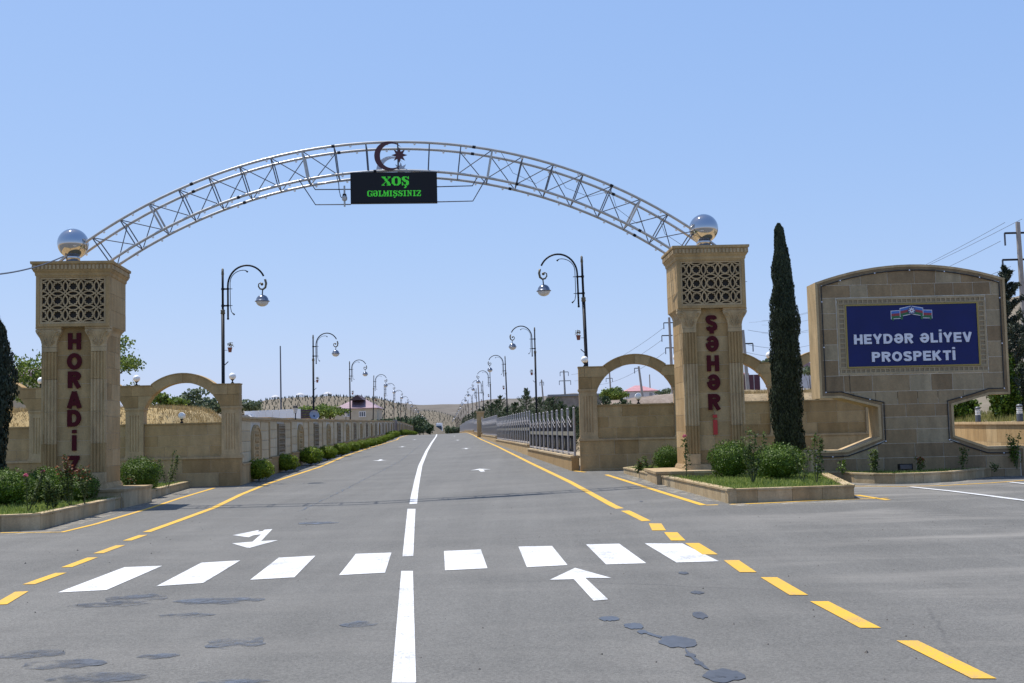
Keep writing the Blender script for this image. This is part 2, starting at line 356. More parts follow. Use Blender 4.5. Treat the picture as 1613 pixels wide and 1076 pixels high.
def hill(name, sil, d0, d1, d2, mt, amp=.06, na=110, nd=26, zb=-3.4, seed=0, **kw):
    """terrain patch whose crest line runs at distance d1; sil = [(px, py)] of the crest seen from the gate"""
    b = MB()
    def H(px):
        for (a, ya), (c, yc) in zip(sil, sil[1:]):
            if px <= c: return ya + (yc-ya)*(px-a)/(c-a)
        return sil[-1][1]
    rows = [d0+(d1-d0)*i/(nd*.7) for i in range(int(nd*.7)+1)] + [d1+(d2-d1)*i/(nd*.3) for i in range(1, int(nd*.3)+1)]
    for i in range(na+1):
        px = sil[0][0] + (sil[-1][0]-sil[0][0])*i/na
        top = at(px, H(px), d1).z
        for d in rows:
            X = at(px, 600, d).x
            u = (d-d0)/(d1-d0) if d < d1 else 1-(d-d1)/(d2-d1)*.6
            s = u*u*(3-2*u) if d < d1 else u
            nz = mnoise.fractal(Vector((X*.012+seed, d*.012, 0)), 1, 2, 5)
            gul = abs(mnoise.noise(Vector((X*.03+seed, d*.006, 3))))
            h = zb + (top-zb)*(s*.92+.08*u) + (nz*amp*(top-zb) - gul*amp*1.2*(top-zb))*(4*u*(1-u)+.06)
            b.v.append((X, d, h))
    m = len(rows)
    for i in range(na):
        for j in range(m-1):
            a = i*m+j; b.f.append((a, a+m, a+m+1, a+1))
    o = b.build(name, mt, smooth=True, kind='structure', **kw)
    return o, b, m
far_sil = [(300, 652), (600, 634), (660, 638), (719, 637), (743, 636), (764, 630.7), (797, 628), (830, 628.5), (870, 624), (905, 620), (960, 628), (1060, 640), (1250, 628), (1300, 622)]
hill('hill', far_sil, 560, 1150, 1700, HILLM, .1, 150, 30, seed=3)
left_sil = [(250, 676), (330, 650), (380, 640), (407, 634.6), (417, 630.6), (444, 628), (470, 626), (493, 626), (517, 624), (541, 625), (578, 626.6), (594, 627.4), (606, 630.6), (622, 634.6), (633, 638.7), (655, 652), (680, 668), (700, 682)]
lh, lhb, lhm = hill('hill', left_sil, 230, 430, 560, HILLD, .03, 120, 30, seed=8)
mid_sil = [(610, 664), (640, 655), (665, 647), (690, 649), (715, 657), (740, 668), (760, 678)]
mh, mhb, mhm = hill('hill', mid_sil, 460, 620, 700, HILLD, .03, 60, 20, seed=15)
right_sil = [(1290, 652), (1330, 640), (1400, 590), (1460, 545), (1520, 505), (1545, 490), (1581, 477), (1600, 472), (1613, 469), (1700, 450), (1900, 420), (2300, 400)]
hill('hill', right_sil, 60, 170, 300, HILLD, .05, 80, 30, zb=.2, seed=20)

# ------------------------------------------------------------------ road markings (children of the road)
def flat(name, pts, mt, parent=road, dz=.0045):
    me = bpy.data.meshes.new(name)
    a = sum(pts[i][0]*pts[(i+1) % len(pts)][1]-pts[(i+1) % len(pts)][0]*pts[i][1] for i in range(len(pts)))
    if a < 0: pts = pts[::-1]
    bm = bmesh.new(); bm.faces.new([bm.verts.new((x, y, 0)) for x, y in pts]); ys = [p[1] for p in pts]; y = math.floor(min(ys))+1
    while y < max(ys):
        bmesh.ops.bisect_plane(bm, geom=bm.verts[:]+bm.edges[:]+bm.faces[:], plane_co=(0, y, 0), plane_no=(0, 1, 0)); y += 1
    for v in bm.verts: v.co.z = gz(v.co.x, v.co.y)+dz
    bm.to_mesh(me); bm.free(); me.materials.append(mt)
    return put(name, me, parent)
def ribbon(name, path, w, mt, parent=road, dz=.0045):
    b = MB(); q = []
    for (a, c) in zip(path, path[1:]):
        L = math.dist(a, c); k = max(1, int(L/(1.0 if a[1] < 60 else 2.5)))
        q += [(a[0]+(c[0]-a[0])*i/k, a[1]+(c[1]-a[1])*i/k) for i in range(k)]
    q.append(path[-1]); n = len(q)
    for i, p in enumerate(q):
        a, c = q[max(0, i-1)], q[min(n-1, i+1)]; L = math.dist(a, c); nx, ny = (c[1]-a[1])/L, -(c[0]-a[0])/L
        ww = w*(1+.05*mnoise.noise(Vector((p[1]*1.3, p[0], 0))))
        for s in (-1, 1):
            X, Y = p[0]+s*nx*ww/2, p[1]+s*ny*ww/2; b.v.append((X, Y, gz(X, Y)+dz))
    for i in range(n-1): b.f.append((2*i, 2*i+1, 2*i+3, 2*i+2))
    return b.build(name, mt, parent)
def GP(*p): return [G(*q) for q in p]
zb = [((91,934),(167.7,930),(255.5,891.8),(196,894)), ((246.5,924),(320,919),(378.5,883.3),(317.5,886.8)), ((394,914),(463.8,910),(497,876),(439,879)),
      ((534,906.6),(606.6,902.7),(616.6,871),(560.5,873)), ((701,899),(767.9,895.7),(757.4,866),(699.4,868.5)), ((830,894),(894,890.7),(869.6,860.5),(816.6,861.5)),
      ((954.7,889.7),(1018,887.7),(975.4,857),(923,858)), ((1065.6,886.7),(1132.7,884.7),(1074.7,856.5),(1015.7,856.5))]
for q in zb: flat('crossing_stripe', GP(*q), WHITE)
flat('lane_arrow', GP((906,895),(866,914),(904,913),(935,947),(958,945),(922,911),(963,911)), WHITE)
fz = lambda x, y: (350+x/14.66, 820+y/14.66)
flat('turn_arrow', GP(*[fz(*p) for p in [(235,345),(850,225),(825,265),(940,250),(975,218),(1160,205),(900,480),(1290,460),(640,635),(560,630),(230,535),(700,495),(895,325),(730,345),(610,392)]]), WHITE)
def arrow_at(X, Y, s=1, two=False):
    dx = -.06 if Y > 50 else -.08
    P = [(0, 1.), (-.32, .1), (-.07, .12), (-.07, -1.2), (.07, -1.2), (.07, .12), (.32, .1)]
    flat('lane_arrow', [(X+x+dx*y*s, Y+y*s) for x, y in P], WHITE)
for X, Y in ((-1.06, 36.7), (-2.72, 66.1), (-4.69, 97.3), (-6.39, 125.9)): arrow_at(X, Y)
for X, Y in ((-5.91, 51.7), (-7.62, 80), (-9.53, 112.6)): arrow_at(X, Y, -1)
flat('centre_line', GP((617, 1076), (655.5, 1076), (650.5, 900), (632, 900)), WHITE)
ribbon('centre_line', [G(626+10, 1074), (G(636, 1078)[0]+.05, 5.2)], .145, WHITE, dz=.002)
flat('centre_line', GP((634, 877), (651, 876.5), (654.5, 802), (642, 802)), WHITE)
ribbon('centre_line', [G(651, 794), G(653, 779), G(657, 757), G(662, 734), G(672, 711), G(680, 697.5), G(687, 687.5)] + [(CX(y), y) for y in (160, 200, 300, 420)], .15, WHITE)
# yellow edge dashes and lines
L = [((0,953),(44,930)), ((45,921),(104,901)), ((105,894),(153,877)), ((155,872),(196,858)), ((200,852),(231,842))]
for a, c in L:
    A, B = G(*a), G(*c); A = (A[0], A[1]); ribbon('edge_dash', [((A[0]*.97+B[0]*.03), A[1]), (B[0]-.02, B[1]-.1)], .13, YELL)
R = [((1570,1070),(1412,1010)), ((1388,990),(1276,948)), ((1273,938),(1198,910)), ((1192,902),(1140,883)), ((1131,874),(1079,856)), ((1080,852),(1046,839)), ((1049,836),(1022,825))]
for (x0, y0), (x1, y1) in R:
    w0, w1 = .075*(y0-640)+7, .075*(y1-640)+6
    flat('edge_dash', GP((x0, y0), (x0-w0, y0), (x1, y1), (x1+w1, y1)), YELL, dz=.0052)
ribbon('edge_line', GP((231, 838.5), (283, 819.8), (337, 800), (380, 779), (421, 762.4), (503, 736), (543.6, 718.5), (584, 705), (625, 693)) + [(CX(y)-4, y) for y in (130, 170, 300, 420)], .13, YELL)
ribbon('edge_line', GP((1018, 821), (966, 797), (898.5, 759.7), (836, 729.7), (784, 703.7), (758, 692.3)) + [(CX(y)+4.1, y) for y in (125, 170, 300, 420)], .13, YELL)
ribbon('kerb_line', GP((0, 839.5), (98, 838.5), (150, 826), (235, 801), (280, 786), (337, 769)), .1, YELL)
ribbon('kerb_line', GP((905, 742), (922, 744)), .1, YELL)
ribbon('kerb_line', GP((955, 748), (1050, 778), (1108, 796)), .11, YELL)
ribbon('kerb_line', GP((1112, 796), (1200, 793), (1300, 788), (1399, 785)), .09, YELL)
ribbon('kerb_line', GP((1349, 780), (1399, 788)), .11, YELL)
ribbon('kerb_line', GP((1340, 766), (1420, 766.5), (1480, 765.5), (1560, 761), (1613, 757), (1680, 752)), .09, YELL)
ribbon('bay_line', GP((1433, 767.5), (1500, 774.5), (1560, 782), (1613, 789), (1700, 801)), .12, WHITE, dz=.01)
ribbon('bay_line', GP((1590, 760), (1613, 762.5), (1680, 770)), .12, WHITE, dz=.01)
fade(BITU, 6, .27, .38)
def blob(cx, cy, rx, ry, seed, mt=BITU, name='tar_patch', n=64, dz=.005):
    C = G(cx, cy); ex = G(cx+rx, cy)[0]-C[0]; ey = (G(cx, cy-ry)[1]-G(cx, cy+ry)[1])/2
    flat(name, [(C[0]+ex*math.cos(t)*(1+.3*mnoise.noise(Vector((math.cos(t)*1.4, math.sin(t)*1.4, seed)))+.1*mnoise.noise(Vector((math.cos(t)*4, math.sin(t)*4, seed)))), C[1]+ey*math.sin(t)*(1+.45*mnoise.noise(Vector((math.cos(t)*2.2, math.sin(t)*2.2, seed+9)))+.14*mnoise.noise(Vector((math.cos(t)*4.5, math.sin(t)*4.5, seed+3))))) for t in [2*PI*i/n for i in range(n)]], mt, dz=dz)
for i, q in enumerate([(961,975,17,3.6),(998,987,16,5),(1012,996,9,3),(1066,1012,29,9),(1088,1033,8,3),(1100,1045,7,3),(1140,1065,34,10),(1102,970,12,5.5),(1098,934,10,2.3),(1077,903,8,2)]):
    blob(*q, i*3.1)
flat('tar_patch', GP((1012,993),(1035,1001),(1044,1003),(1040,1006),(1020,1000)), BITU)
flat('tar_patch', GP((1078,1020),(1088,1031),(1112,1050),(1118,1056),(1110,1054),(1092,1040),(1080,1028)), BITU, dz=.0055)
DAMP = plain('old_bitumen_sheen', (.085, .09, .1), .42, spec=.4, var=.2, scale=9)
fade(DAMP, 3.5, .40, .62)
for i, q in enumerate([(215,943,48,6),(170,953,60,3.5),(345,947,66,4.5),(290,970,40,3.5),(372,1013,48,8.5),(45,1032,56,6.5),(95,1047,62,8),(150,1068,75,8),(250,1034,30,4),(567,984,27,4.5),(370,1075,50,4),(500,824,30,2),(1010,790,3,1)]):
    blob(*q, 50+i*2.3, DAMP)

SAND = plain('kerb_dust', (.27, .245, .2), .95); fade(SAND, 5, .42, .62)
def crackline(pts, w, seed, mt=DAMP):
    r = random.Random(seed); q = []
    for (a, c) in zip(pts, pts[1:]):
        k = max(2, int(math.dist(a, c)/.35)); q += [(a[0]+(c[0]-a[0])*i/k+r.uniform(-.035, .035), a[1]+(c[1]-a[1])*i/k) for i in range(k)]
    ribbon('crack_seal', q+[pts[-1]], w, mt, dz=.004)
crackline(GP((470, 806), (520, 783), (575, 755), (628, 728), (668, 697)), .035, 1)
for pth in (((0, 842), (62, 839), (190, 804), (228, 795), (300, 771)), ((985, 749), (1034, 764), (1146, 796.5)), ((1150, 796), (1250, 792), (1348, 789)), ((1300, 761), (1378, 766), (1455, 765), (1560, 755), (1640, 741)), ((378, 770), (450, 747), (516, 726), (560, 711))):
    ribbon('dust_strip', GP(*pth), .42, SAND, dz=.003)
ribbon('dust_strip', [(x, y-.25) for x, y in GP((915, 743), (985, 742))], .3, SAND, dz=.003)
gb = MB(); rg0 = random.Random(4)
for i in range(420):
    x, y = rg0.uniform(-7, 9), 6+rg0.random()**1.6*16
    if abs(x-CX(y)) < 3 and rg0.random() < .6: continue
    r = rg0.uniform(.004, .011)*(1.6 if rg0.random() < .1 else 1); z = gz(x, y)
    gb.add([(x-r, y, z), (x, y-r*1.3, z), (x+r, y+r*.3, z), (x, y+r, z), (x+r*.2, y, z+r*1.1)], [(0, 1, 4), (1, 2, 4), (2, 3, 4), (3, 0, 4)])
gb.build('loose_gravel', plain('gravel_grit', (.09, .08, .07), .9, var=.5, scale=3), kind='stuff', label='loose grit scattered on the asphalt')
# ------------------------------------------------------------------ block masonry
def slab(b, x0, x1, z0, z1, lo, hi, y0, y1, n=8):
    """stone between x0..x1, z0..z1, cut by lo(x) below and hi(x) above; False when nothing is left"""
    xs = [x0+(x1-x0)*i/n for i in range(n+1)]
    q = [(x, max(z0, lo(x)), min(z1, hi(x))) for x in xs]; q = [t for t in q if t[2]-t[1] > .012]
    if len(q) < 2 or q[-1][0]-q[0][0] < .03: return False
    flatb = all(abs(t[1]-z0) < 1e-6 for t in q) and all(abs(t[2]-z1) < 1e-6 for t in q)
    if flatb: q = [q[0], q[-1]]
    poly = [(t[0], t[1]) for t in q] + [(t[0], t[2]) for t in q[::-1]]
    out = []
    for p in poly:
        if not out or math.dist(out[-1], p) > 1e-4: out.append(p)
    b.prism(out, y0, y1); return True
def courses(parent, mt, x0, x1, z0, z1, rows, blen, y, t=.012, gap=.007, lo=lambda x: -9, hi=lambda x: 99, name='stone_block', M=None, rnd=R_, skip=None):
    """lay courses of stones on a face at depth y (front towards -y), joints gap wide"""
    h = (z1-z0)/rows
    for r in range(rows):
        x = x0; first = True
        while x < x1-.01:
            L = blen*rnd.uniform(.7, 1.3)
            if first and r % 2: L *= .55
            first = False
            if x1-(x+L) < blen*.35: L = x1-x
            a, c = x+gap/2, x+L-gap/2
            b = MB()
            yy = y-t-rnd.uniform(0, .003)
            if slab(b, a, c, z0+r*h+gap/2, z0+(r+1)*h-gap/2, lo, hi, yy, y+.03):
                if not (skip and skip((a+c)/2, z0+(r+.5)*h)):
                    b.build(name, mt, parent, M=M)
            x += L

# ------------------------------------------------------------------ lettering by broad strokes
def ell(cx, cz, rx, rz, a0, a1, n=14):
    return [(cx+rx*math.cos(math.radians(a0+(a1-a0)*i/n)), cz+rz*math.sin(math.radians(a0+(a1-a0)*i/n))) for i in range(n+1)]
def glyph(ch, t):
    """strokes (centre lines) of a heavy sans capital, height 1; returns width, [(points, closed)]"""
    h = t/2; W = .74
    l, r, m = h, W-h, W/2
    if ch == 'H': return W, [([(l, 0), (l, 1)], 0), ([(r, 0), (r, 1)], 0), ([(l, .5), (r, .5)], 0)]
    if ch == 'O': return .84, [(ell(.42, .5, .42-h, .5-h, 0, 360, 28)[:-1], 1)]
    if ch == 'R': return W, [([(l, 0), (l, 1)], 0), ([(l, 1-h)]+ell(.42, .72, .32-h, .28-h, 90, -90)+[(l, .44+h)], 0), ([(.36, .5), (r+.02, 0)], 0)]
    if ch == 'P': return .7, [([(l, 0), (l, 1)], 0), ([(l, 1-h)]+ell(.4, .70, .3-h, .3-h, 90, -90)+[(l, .4+h)], 0)]
    if ch == 'A': return .82, [([(h*.9, 0), (.41, 1)], 0), ([(.82-h*.9, 0), (.41, 1)], 0), ([(.2, .28), (.62, .28)], 0)]
    if ch == 'D': return .78, [([(l, 0), (l, 1)], 0), ([(l, 1-h)]+ell(.36, .5, .42-h, .5-h, 90, -90, 18)+[(l, h)], 0)]
    if ch == 'İ': return t*1.02, [([(h, 0), (h, 1)], 0), ([(h, 1.13), (h, 1.13+t*.85)], 0)]
    if ch == 'i': return t*1.02, [([(h, 0), (h, .8)], 0), ([(h, .9), (h, .9+t*.8)], 0)]
    if ch == 'I': return t*1.02, [([(h, 0), (h, 1)], 0)]
    if ch == 'Z': return .7, [([(0, 1-h), (.7-h*.3, 1-h)], 0), ([(.7-t*.65, 1-h), (t*.65, h)], 0), ([(0, h), (.7, h)], 0)]
    if ch in 'SŞ':
        q = .7; p = [(q-h, .735), (q-h-.035, .83), (q*.72, 1-h-.015), (q*.5, 1-h), (q*.27, 1-h-.02), (h+.02, .82), (h, .73), (h+.03, .635), (q*.3, .565), (q*.5, .51), (q*.7, .45), (q-h-.02, .36), (q-h, .27), (q-h-.03, .17), (q*.72, h+.02), (q*.5, h), (q*.27, h+.015), (h+.035, .17), (h, .27)]
        s = [(p, 0)]
        if ch == 'Ş': s.append(([(.35, .05), (.35, -.16)], 0))
        return .7, s
    if ch == 'Ə': return .8, [(ell(.4, .5, .4-h, .5-h, 150, -180, 26)+[(h, .53)], 0), ([(h, .5), (.8-h, .5)], 0)]
    if ch == 'ə': return .76, [(ell(.38, .42, .38-h, .42-h, 150, -180, 26)+[(h, .45)], 0), ([(h, .42), (.76-h, .42)], 0)]
    if ch == 'E': return .66, [([(l, 0), (l, 1)], 0), ([(l, 1-h), (.66, 1-h)], 0), ([(l, .5), (.62, .5)], 0), ([(l, h), (.66, h)], 0)]
    if ch == 'Y': return .78, [([(h*.8, 1), (.39, .4)], 0), ([(.78-h*.8, 1), (.39, .4)], 0), ([(.39, 0), (.39, .47)], 0)]
    if ch == 'L': return .62, [([(l, 0), (l, 1)], 0), ([(l, h), (.62, h)], 0)]
    if ch == 'V': return .78, [([(h*.9, 1), (.39, 0)], 0), ([(.78-h*.9, 1), (.39, 0)], 0)]
    if ch == 'K': return .76, [([(l, 0), (l, 1)], 0), ([(.74-h, 1), (l, .4)], 0), ([(.3, .55), (.74-h*.8, 0)], 0)]
    if ch == 'T': return .68, [([(.34, 0), (.34, 1)], 0), ([(0, 1-h), (.68, 1-h)], 0)]
    if ch == 'N': return W, [([(l, 0), (l, 1)], 0), ([(r, 0), (r, 1)], 0), ([(l, 1), (r, 0)], 0)]
def letter(ch, x, z, H, sx, t, y, depth, mt, parent, label=None):
    w, st = glyph(ch, t); b = MB()
    for k, (p, closed) in enumerate(st):
        n = len(p); P = [Vector((q[0], q[1])) for q in p]; lo, hi = [], []
        for i in range(n):
            a = P[i-1] if (closed or i) else None; c = P[(i+1) % n] if (closed or i < n-1) else None
            d1 = (P[i]-a).normalized() if a is not None else None; d2 = (c-P[i]).normalized() if c is not None else None
            d = (d1+d2).normalized() if d1 is not None and d2 is not None else (d1 if d1 is not None else d2)
            nn = Vector((-d.y, d.x)); sc_ = 1
            if d1 is not None and d2 is not None: sc_ = min(1.6, 1/max(.5, nn.dot(Vector((-d1.y, d1.x)))))
            lo.append(P[i]-nn*t/2*sc_); hi.append(P[i]+nn*t/2*sc_)
        yy = y-.0015*k
        V = [(x+q.x*H*sx, yy, z+q.y*H) for q in hi]+[(x+q.x*H*sx, yy, z+q.y*H) for q in lo]
        V += [(v[0], y+depth, v[2]) for v in V]; m = 2*n; F = []
        for i in range(n if closed else n-1):
            j = (i+1) % n
            F += [(i, n+i, n+j, j), (m+i, m+j, m+n+j, m+n+i), (i, j, m+j, m+i), (n+i, m+n+i, m+n+j, n+j)]
        if not closed: F += [(0, m, m+n, n), (n-1, 2*n-1, m+2*n-1, m+n-1)]
        b.add(V, F)
    o = b.build('letter', mt, parent)
    if label: o['label'] = label
    return w*H*sx

# ------------------------------------------------------------------ gate pillars
def lattice_mesh(w, h, nx, nz, r, y0, y1):
    """pierced star-and-oval screen from two interlaced wavy bands"""
    b = MB(); cw, chh = w/nx, h/nz
    def strip(p, k):
        P = [Vector(q) for q in p]; n = len(P); L = []
        for i in range(n):
            d = (P[min(i+1, n-1)]-P[max(i-1, 0)]).normalized(); nn = Vector((-d.y, d.x))
            L.append((P[i]-nn*r, P[i]+nn*r))
        yy = y0-.0012*k
        for (a, c), (e, f) in zip(L, L[1:]):
            b.add([(a.x, yy, a.y), (e.x, yy, e.y), (f.x, yy, f.y), (c.x, yy, c.y), (a.x, y1, a.y), (e.x, y1, e.y), (f.x, y1, f.y), (c.x, y1, c.y)],
                  [(0, 1, 2, 3), (1, 0, 4, 5), (3, 2, 6, 7), (0, 3, 7, 4), (2, 1, 5, 6)])
    for i in range(nx+1):
        for j in range(nz):
            cx, cz = -w/2+i*cw, (j+.5)*chh
            star = []
            for k in range(16):
                a = 2*PI*k/16; q = .315 if k % 2 == 0 else .25
                star.append((cx+math.cos(a)*q*cw, cz+math.sin(a)*q*chh*1.05))
            star.append(star[0])
            if i in (0, nx): star = [p for p in star if (p[0] >= -w/2-1e-4 if i == 0 else p[0] <= w/2+1e-4)]
            if i == 0: star = sorted(star[:-1] if star[0] == star[-1] else star, key=lambda p: math.atan2(p[1]-cz, p[0]-cx))
            if i == nx: star = sorted(star, key=lambda p: math.atan2(p[1]-cz, -(p[0]-cx)))
            strip(star, 0)
    for i in range(nx):
        for j in range(nz+1):
            kx, kz = -w/2+(i+.5)*cw, j*chh; e = .09; q_ = 1
            for sx in (-1, 1):
                for sg in (-1, 1):
                    P = [(kx-sx*cw*.15, kz-sg*chh*.5), (kx-sx*cw*.15, kz-sg*chh*.36), (kx-sx*cw*.09, kz-sg*chh*.24), (kx, kz-sg*chh*.12), (kx+sx*cw*.12, kz+sg*0), (kx+sx*cw*.25, kz+sg*chh*.1), (kx+sx*cw*.38, kz+sg*chh*.15), (kx+sx*cw*.5, kz+sg*chh*.15)]
                    P = [p for p in P if -1e-4 <= p[1] <= h+1e-4]
                    if len(P) > 1: strip(P, q_)
                    q_ += 1
    return b
LATT = lattice_mesh(1.27, .9, 4, 3, .0135, 0, .05).mesh('lattice'); LATT.materials.append(STONEP)
def flutes(b, x0, x1, z0, z1, y, n, d=.022):
    """fluted pilaster face: fillets and hollows, front at y"""
    w = (x1-x0)/(2*n+1); P = []
    for i in range(n):
        a = x0+w*(2*i+1)
        P += [(a, y), (a+w*.25, y+d*.8), (a+w*.5, y+d), (a+w*.75, y+d*.8), (a+w, y)]
    P = [(x0, y)]+P+[(x1, y)]
    for (a, c), (e, f) in zip(P, P[1:]):
        b.add([(a, c, z0), (e, f, z0), (e, f, z1), (a, c, z1)], [(0, 1, 2, 3)])
    b.add([(p[0], p[1], z0) for p in P]+[(x1, y+d+.01, z0), (x0, y+d+.01, z0)], [tuple(range(len(P)+2))])
    b.add([(p[0], p[1], z1) for p in P]+[(x1, y+d+.01, z1), (x0, y+d+.01, z1)], [tuple(range(len(P)+1, -1, -1))])
def RZ(k): return Matrix.Rotation(k*PI/2, 4, 'Z')
def pillar(loc, rz, Ht, word, bright_last, label):
    root = empty('gate_pillar', loc, rz, label=label, cat='gate pillar', group='pillars carrying the gate arch')
    S = .655; hd = .75; zs = Ht-.31-1.06; zc = Ht-.31        # half shaft, half head, head bottom, cornice bottom
    zk = zs-.43                                                # capital bottom
    core = MB().box(-S+.012, -S+.091, 0, S-.012, S-.012, zs+.02).build('core', DMORTAR, root)
    # base moulding
    b = MB()
    for e, z0, z1 in ((.05, 0, .05), (.035, .05, .085), (.015, .085, .11)): b.box(-S-e, -S-e, z0, S+e, S+e, z1)
    b.build('base_moulding', STONEP, root)
    # recessed front field with its courses
    courses(root, STONE, -.37, .37, .11, zs, 11, .75, -S+.10, .015, .006)
    # side and rear facing
    for k in (1, 2, 3):
        courses(root, STONE, -S+.004, S-.004, .11, zs-.16, 9, 1.1, -S+.03, .026, .006, M=RZ(k))
    # pilasters: fluted drums stacked, plain foot
    for s in (-1, 1):
        xa, xb = (-S, -S+.305) if s < 0 else (S-.305, S)
        zz = [.11, .34, .95, 1.62, 2.3, zk-.1, zk]
        for i in range(6):
            b = MB()
            if i in (0, 5): b.cbox(xa, -S, zz[i]+.003, xb, -S+.11, zz[i+1]-.003, .004)
            else:
                b.box(xa, -S+.024, zz[i]+.003, xb, -S+.11, zz[i+1]-.003); flutes(b, xa, xb, zz[i]+.003, zz[i+1]-.003, -S, 4)
            b.build('pilaster_drum', STONE if i in (1, 4) else STONEP, root)
        # leaf capital spreading to both sides
        cx = (xa+xb)/2; b = MB()
        prof = [(.152, 0), (.155, .03), (.15, .05), (.165, .13), (.19, .2), (.235, .27), (.262, .33), (.262, .37), (.235, .38), (.262, .385), (.262, .43)]
        for (w0, z0), (w1, z1) in zip(prof, prof[1:]):
            y0, y1 = -S-.0-(w0-.15)*.5, -S-(w1-.15)*.5
            b.add([(cx-w0, y0, zk+z0), (cx+w0, y0, zk+z0), (cx+w1, y1, zk+z1), (cx-w1, y1, zk+z1), (cx-w0, -S+.11, zk+z0), (cx+w0, -S+.11, zk+z0), (cx+w1, -S+.11, zk+z1), (cx-w1, -S+.11, zk+z1)],
                  [(0, 1, 2, 3), (1, 5, 6, 2), (4, 0, 3, 7)])
        b.box(cx-.26, -S-.05, zk+.428, cx+.26, -S+.11, zk+.43)
        cap = b.build('leaf_capital', STONEP, root)
        b = MB()
        for q in (-1, 1):
            pts = [(cx+q*.03, -S-.012, zk+.06), (cx+q*.075, -S-.03, zk+.2), (cx+q*.13, -S-.05, zk+.3), (cx+q*.19, -S-.066, zk+.335), (cx+q*.225, -S-.066, zk+.3), (cx+q*.205, -S-.055, zk+.25), (cx+q*.165, -S-.045, zk+.25)]
            b.tube(pts, .012, 5); pts = [(cx+q*.02, -S-.015, zk+.1), (cx+q*.04, -S-.035, zk+.24), (cx+q*.1, -S-.055, zk+.345), (cx+q*.17, -S-.066, zk+.365)]
            b.tube(pts, .009, 5)
            for e in range(3): b.tube([(cx+q*(.02+.03*e), -S-.01, zk+.03+.02*e), (cx+q*(.045+.035*e), -S-.02, zk+.09+.02*e), (cx+q*(.02+.02*e), -S-.02, zk+.13+.03*e)], .009, 5)
        b.build('carved_scroll', STONEP, cap)
    # corbels curving the sides out to the head
    for k in (1, 3):
        b = MB(); prof = [(S, zs-.16), (S+.012, zs-.1), (S+.035, zs-.06), (hd-.02, zs-.02), (hd, zs)]
        n = len(prof)
        for (x0, z0), (x1, z1) in zip(prof, prof[1:]):
            b.add([(-S, -x0, z0), (S, -x0, z0), (S, -x1, z1), (-S, -x1, z1)], [(0, 1, 2, 3)])
        b.box(-S+.12, -S+.02, zs-.16, S, -S+.2, zs-.002) if k == 1 else b.box(-S, -S+.02, zs-.16, S-.12, -S+.2, zs-.002)
        b.build('side_corbel', STONEP, root, M=RZ(k))
    # head: core, frame, lattice screen, side stones
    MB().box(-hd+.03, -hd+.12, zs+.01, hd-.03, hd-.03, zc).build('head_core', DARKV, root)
    fb = MB(); W2, z0, z1 = .635, zs+.1, zs+1.0
    for x0, x1, za, zb_ in ((-hd, -W2-.04, zs, zc), (W2+.04, hd, zs, zc), (-W2-.04, W2+.04, zs, z0-.04), (-W2-.04, W2+.04, z1+.04, zc)):
        fb.box(x0, -hd, za, x1, -hd+.125, zb_)
    fb.build('head_frame', STONE, root)
    fb = MB()
    for x0, x1, za, zb_ in ((-W2-.04, -W2, z0-.04, z1+.04), (W2, W2+.04, z0-.04, z1+.04), (-W2, W2, z0-.04, z0), (-W2, W2, z1, z1+.04)):
        fb.box(x0, -hd+.02, za, x1, -hd+.125, zb_)
    fb.build('screen_frame', STONEP, root)
    put('star_lattice', LATT, root, loc=(0, -hd+.035, z0))
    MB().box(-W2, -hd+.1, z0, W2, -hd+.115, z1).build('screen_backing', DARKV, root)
    for k in (1, 2, 3): courses(root, STONE, -hd+.004, hd-.004, zs+.002, zc, 3, .8, -hd+.03, .026, .005, M=RZ(k))
    # cornice: cove, dentil-like tongues, slab
    b = MB(); P = [(hd, zc), (hd+.015, zc+.02), (hd+.02, zc+.07), (hd+.05, zc+.11), (hd+.055, zc+.13), (hd+.06, zc+.245), (hd+.085, zc+.25), (hd+.095, zc+.27), (hd+.095, zc+.31)]
    for (a, c), (e, f) in zip(P, P[1:]):
        A = [(-a, -a, c), (a, -a, c), (a, a, c), (-a, a, c), (-e, -e, f), (e, -e, f), (e, e, f), (-e, e, f)]
        b.add(A, [(0, 1, 5, 4), (1, 2, 6, 5), (2, 3, 7, 6), (3, 0, 4, 7)])
    a, c = P[-1]; b.add([(-a, -a, c), (a, -a, c), (a, a, c), (-a, a, c)], [(0, 1, 2, 3)])
    a = P[0][0]; b.add([(-a, -a, zc), (a, -a, zc), (a, a, zc), (-a, a, zc)], [(3, 2, 1, 0)])
    cor = b.build('cornice', STONE, root)
    tm = MB().cbox(-.027, -.022, 0, .027, .01, .1, .008).mesh('tongue'); tm.materials.append(STONEP)
    for k in range(4):
        for i in range(20):
            put('tongue', tm, cor, M=RZ(k) @ Matrix.Translation((-.76+i*.08, -hd-.058, zc+.138)))
    # vertical word
    H = .35; drops = (.479, .904, 1.29, 1.715, 2.10, 2.606, 3.06) if len(word) == 7 else (.498, .954, 1.383, 1.798, 2.227, 2.766)
    for i, ch in enumerate(word):
        t, sx = .25, 1.03; w, _ = glyph(ch, t); last = bright_last and i == len(word)-1
        hh = .325 if ch == 'İ' else H
        letter(ch, -w*hh*sx/2, zs-drops[i], hh, sx*(1.1 if ch == 'İ' else 1), t, -S+.045, .03, REDL if last else RED, root, 'bright red letter, lighter than the rest' if last else None)
    return root
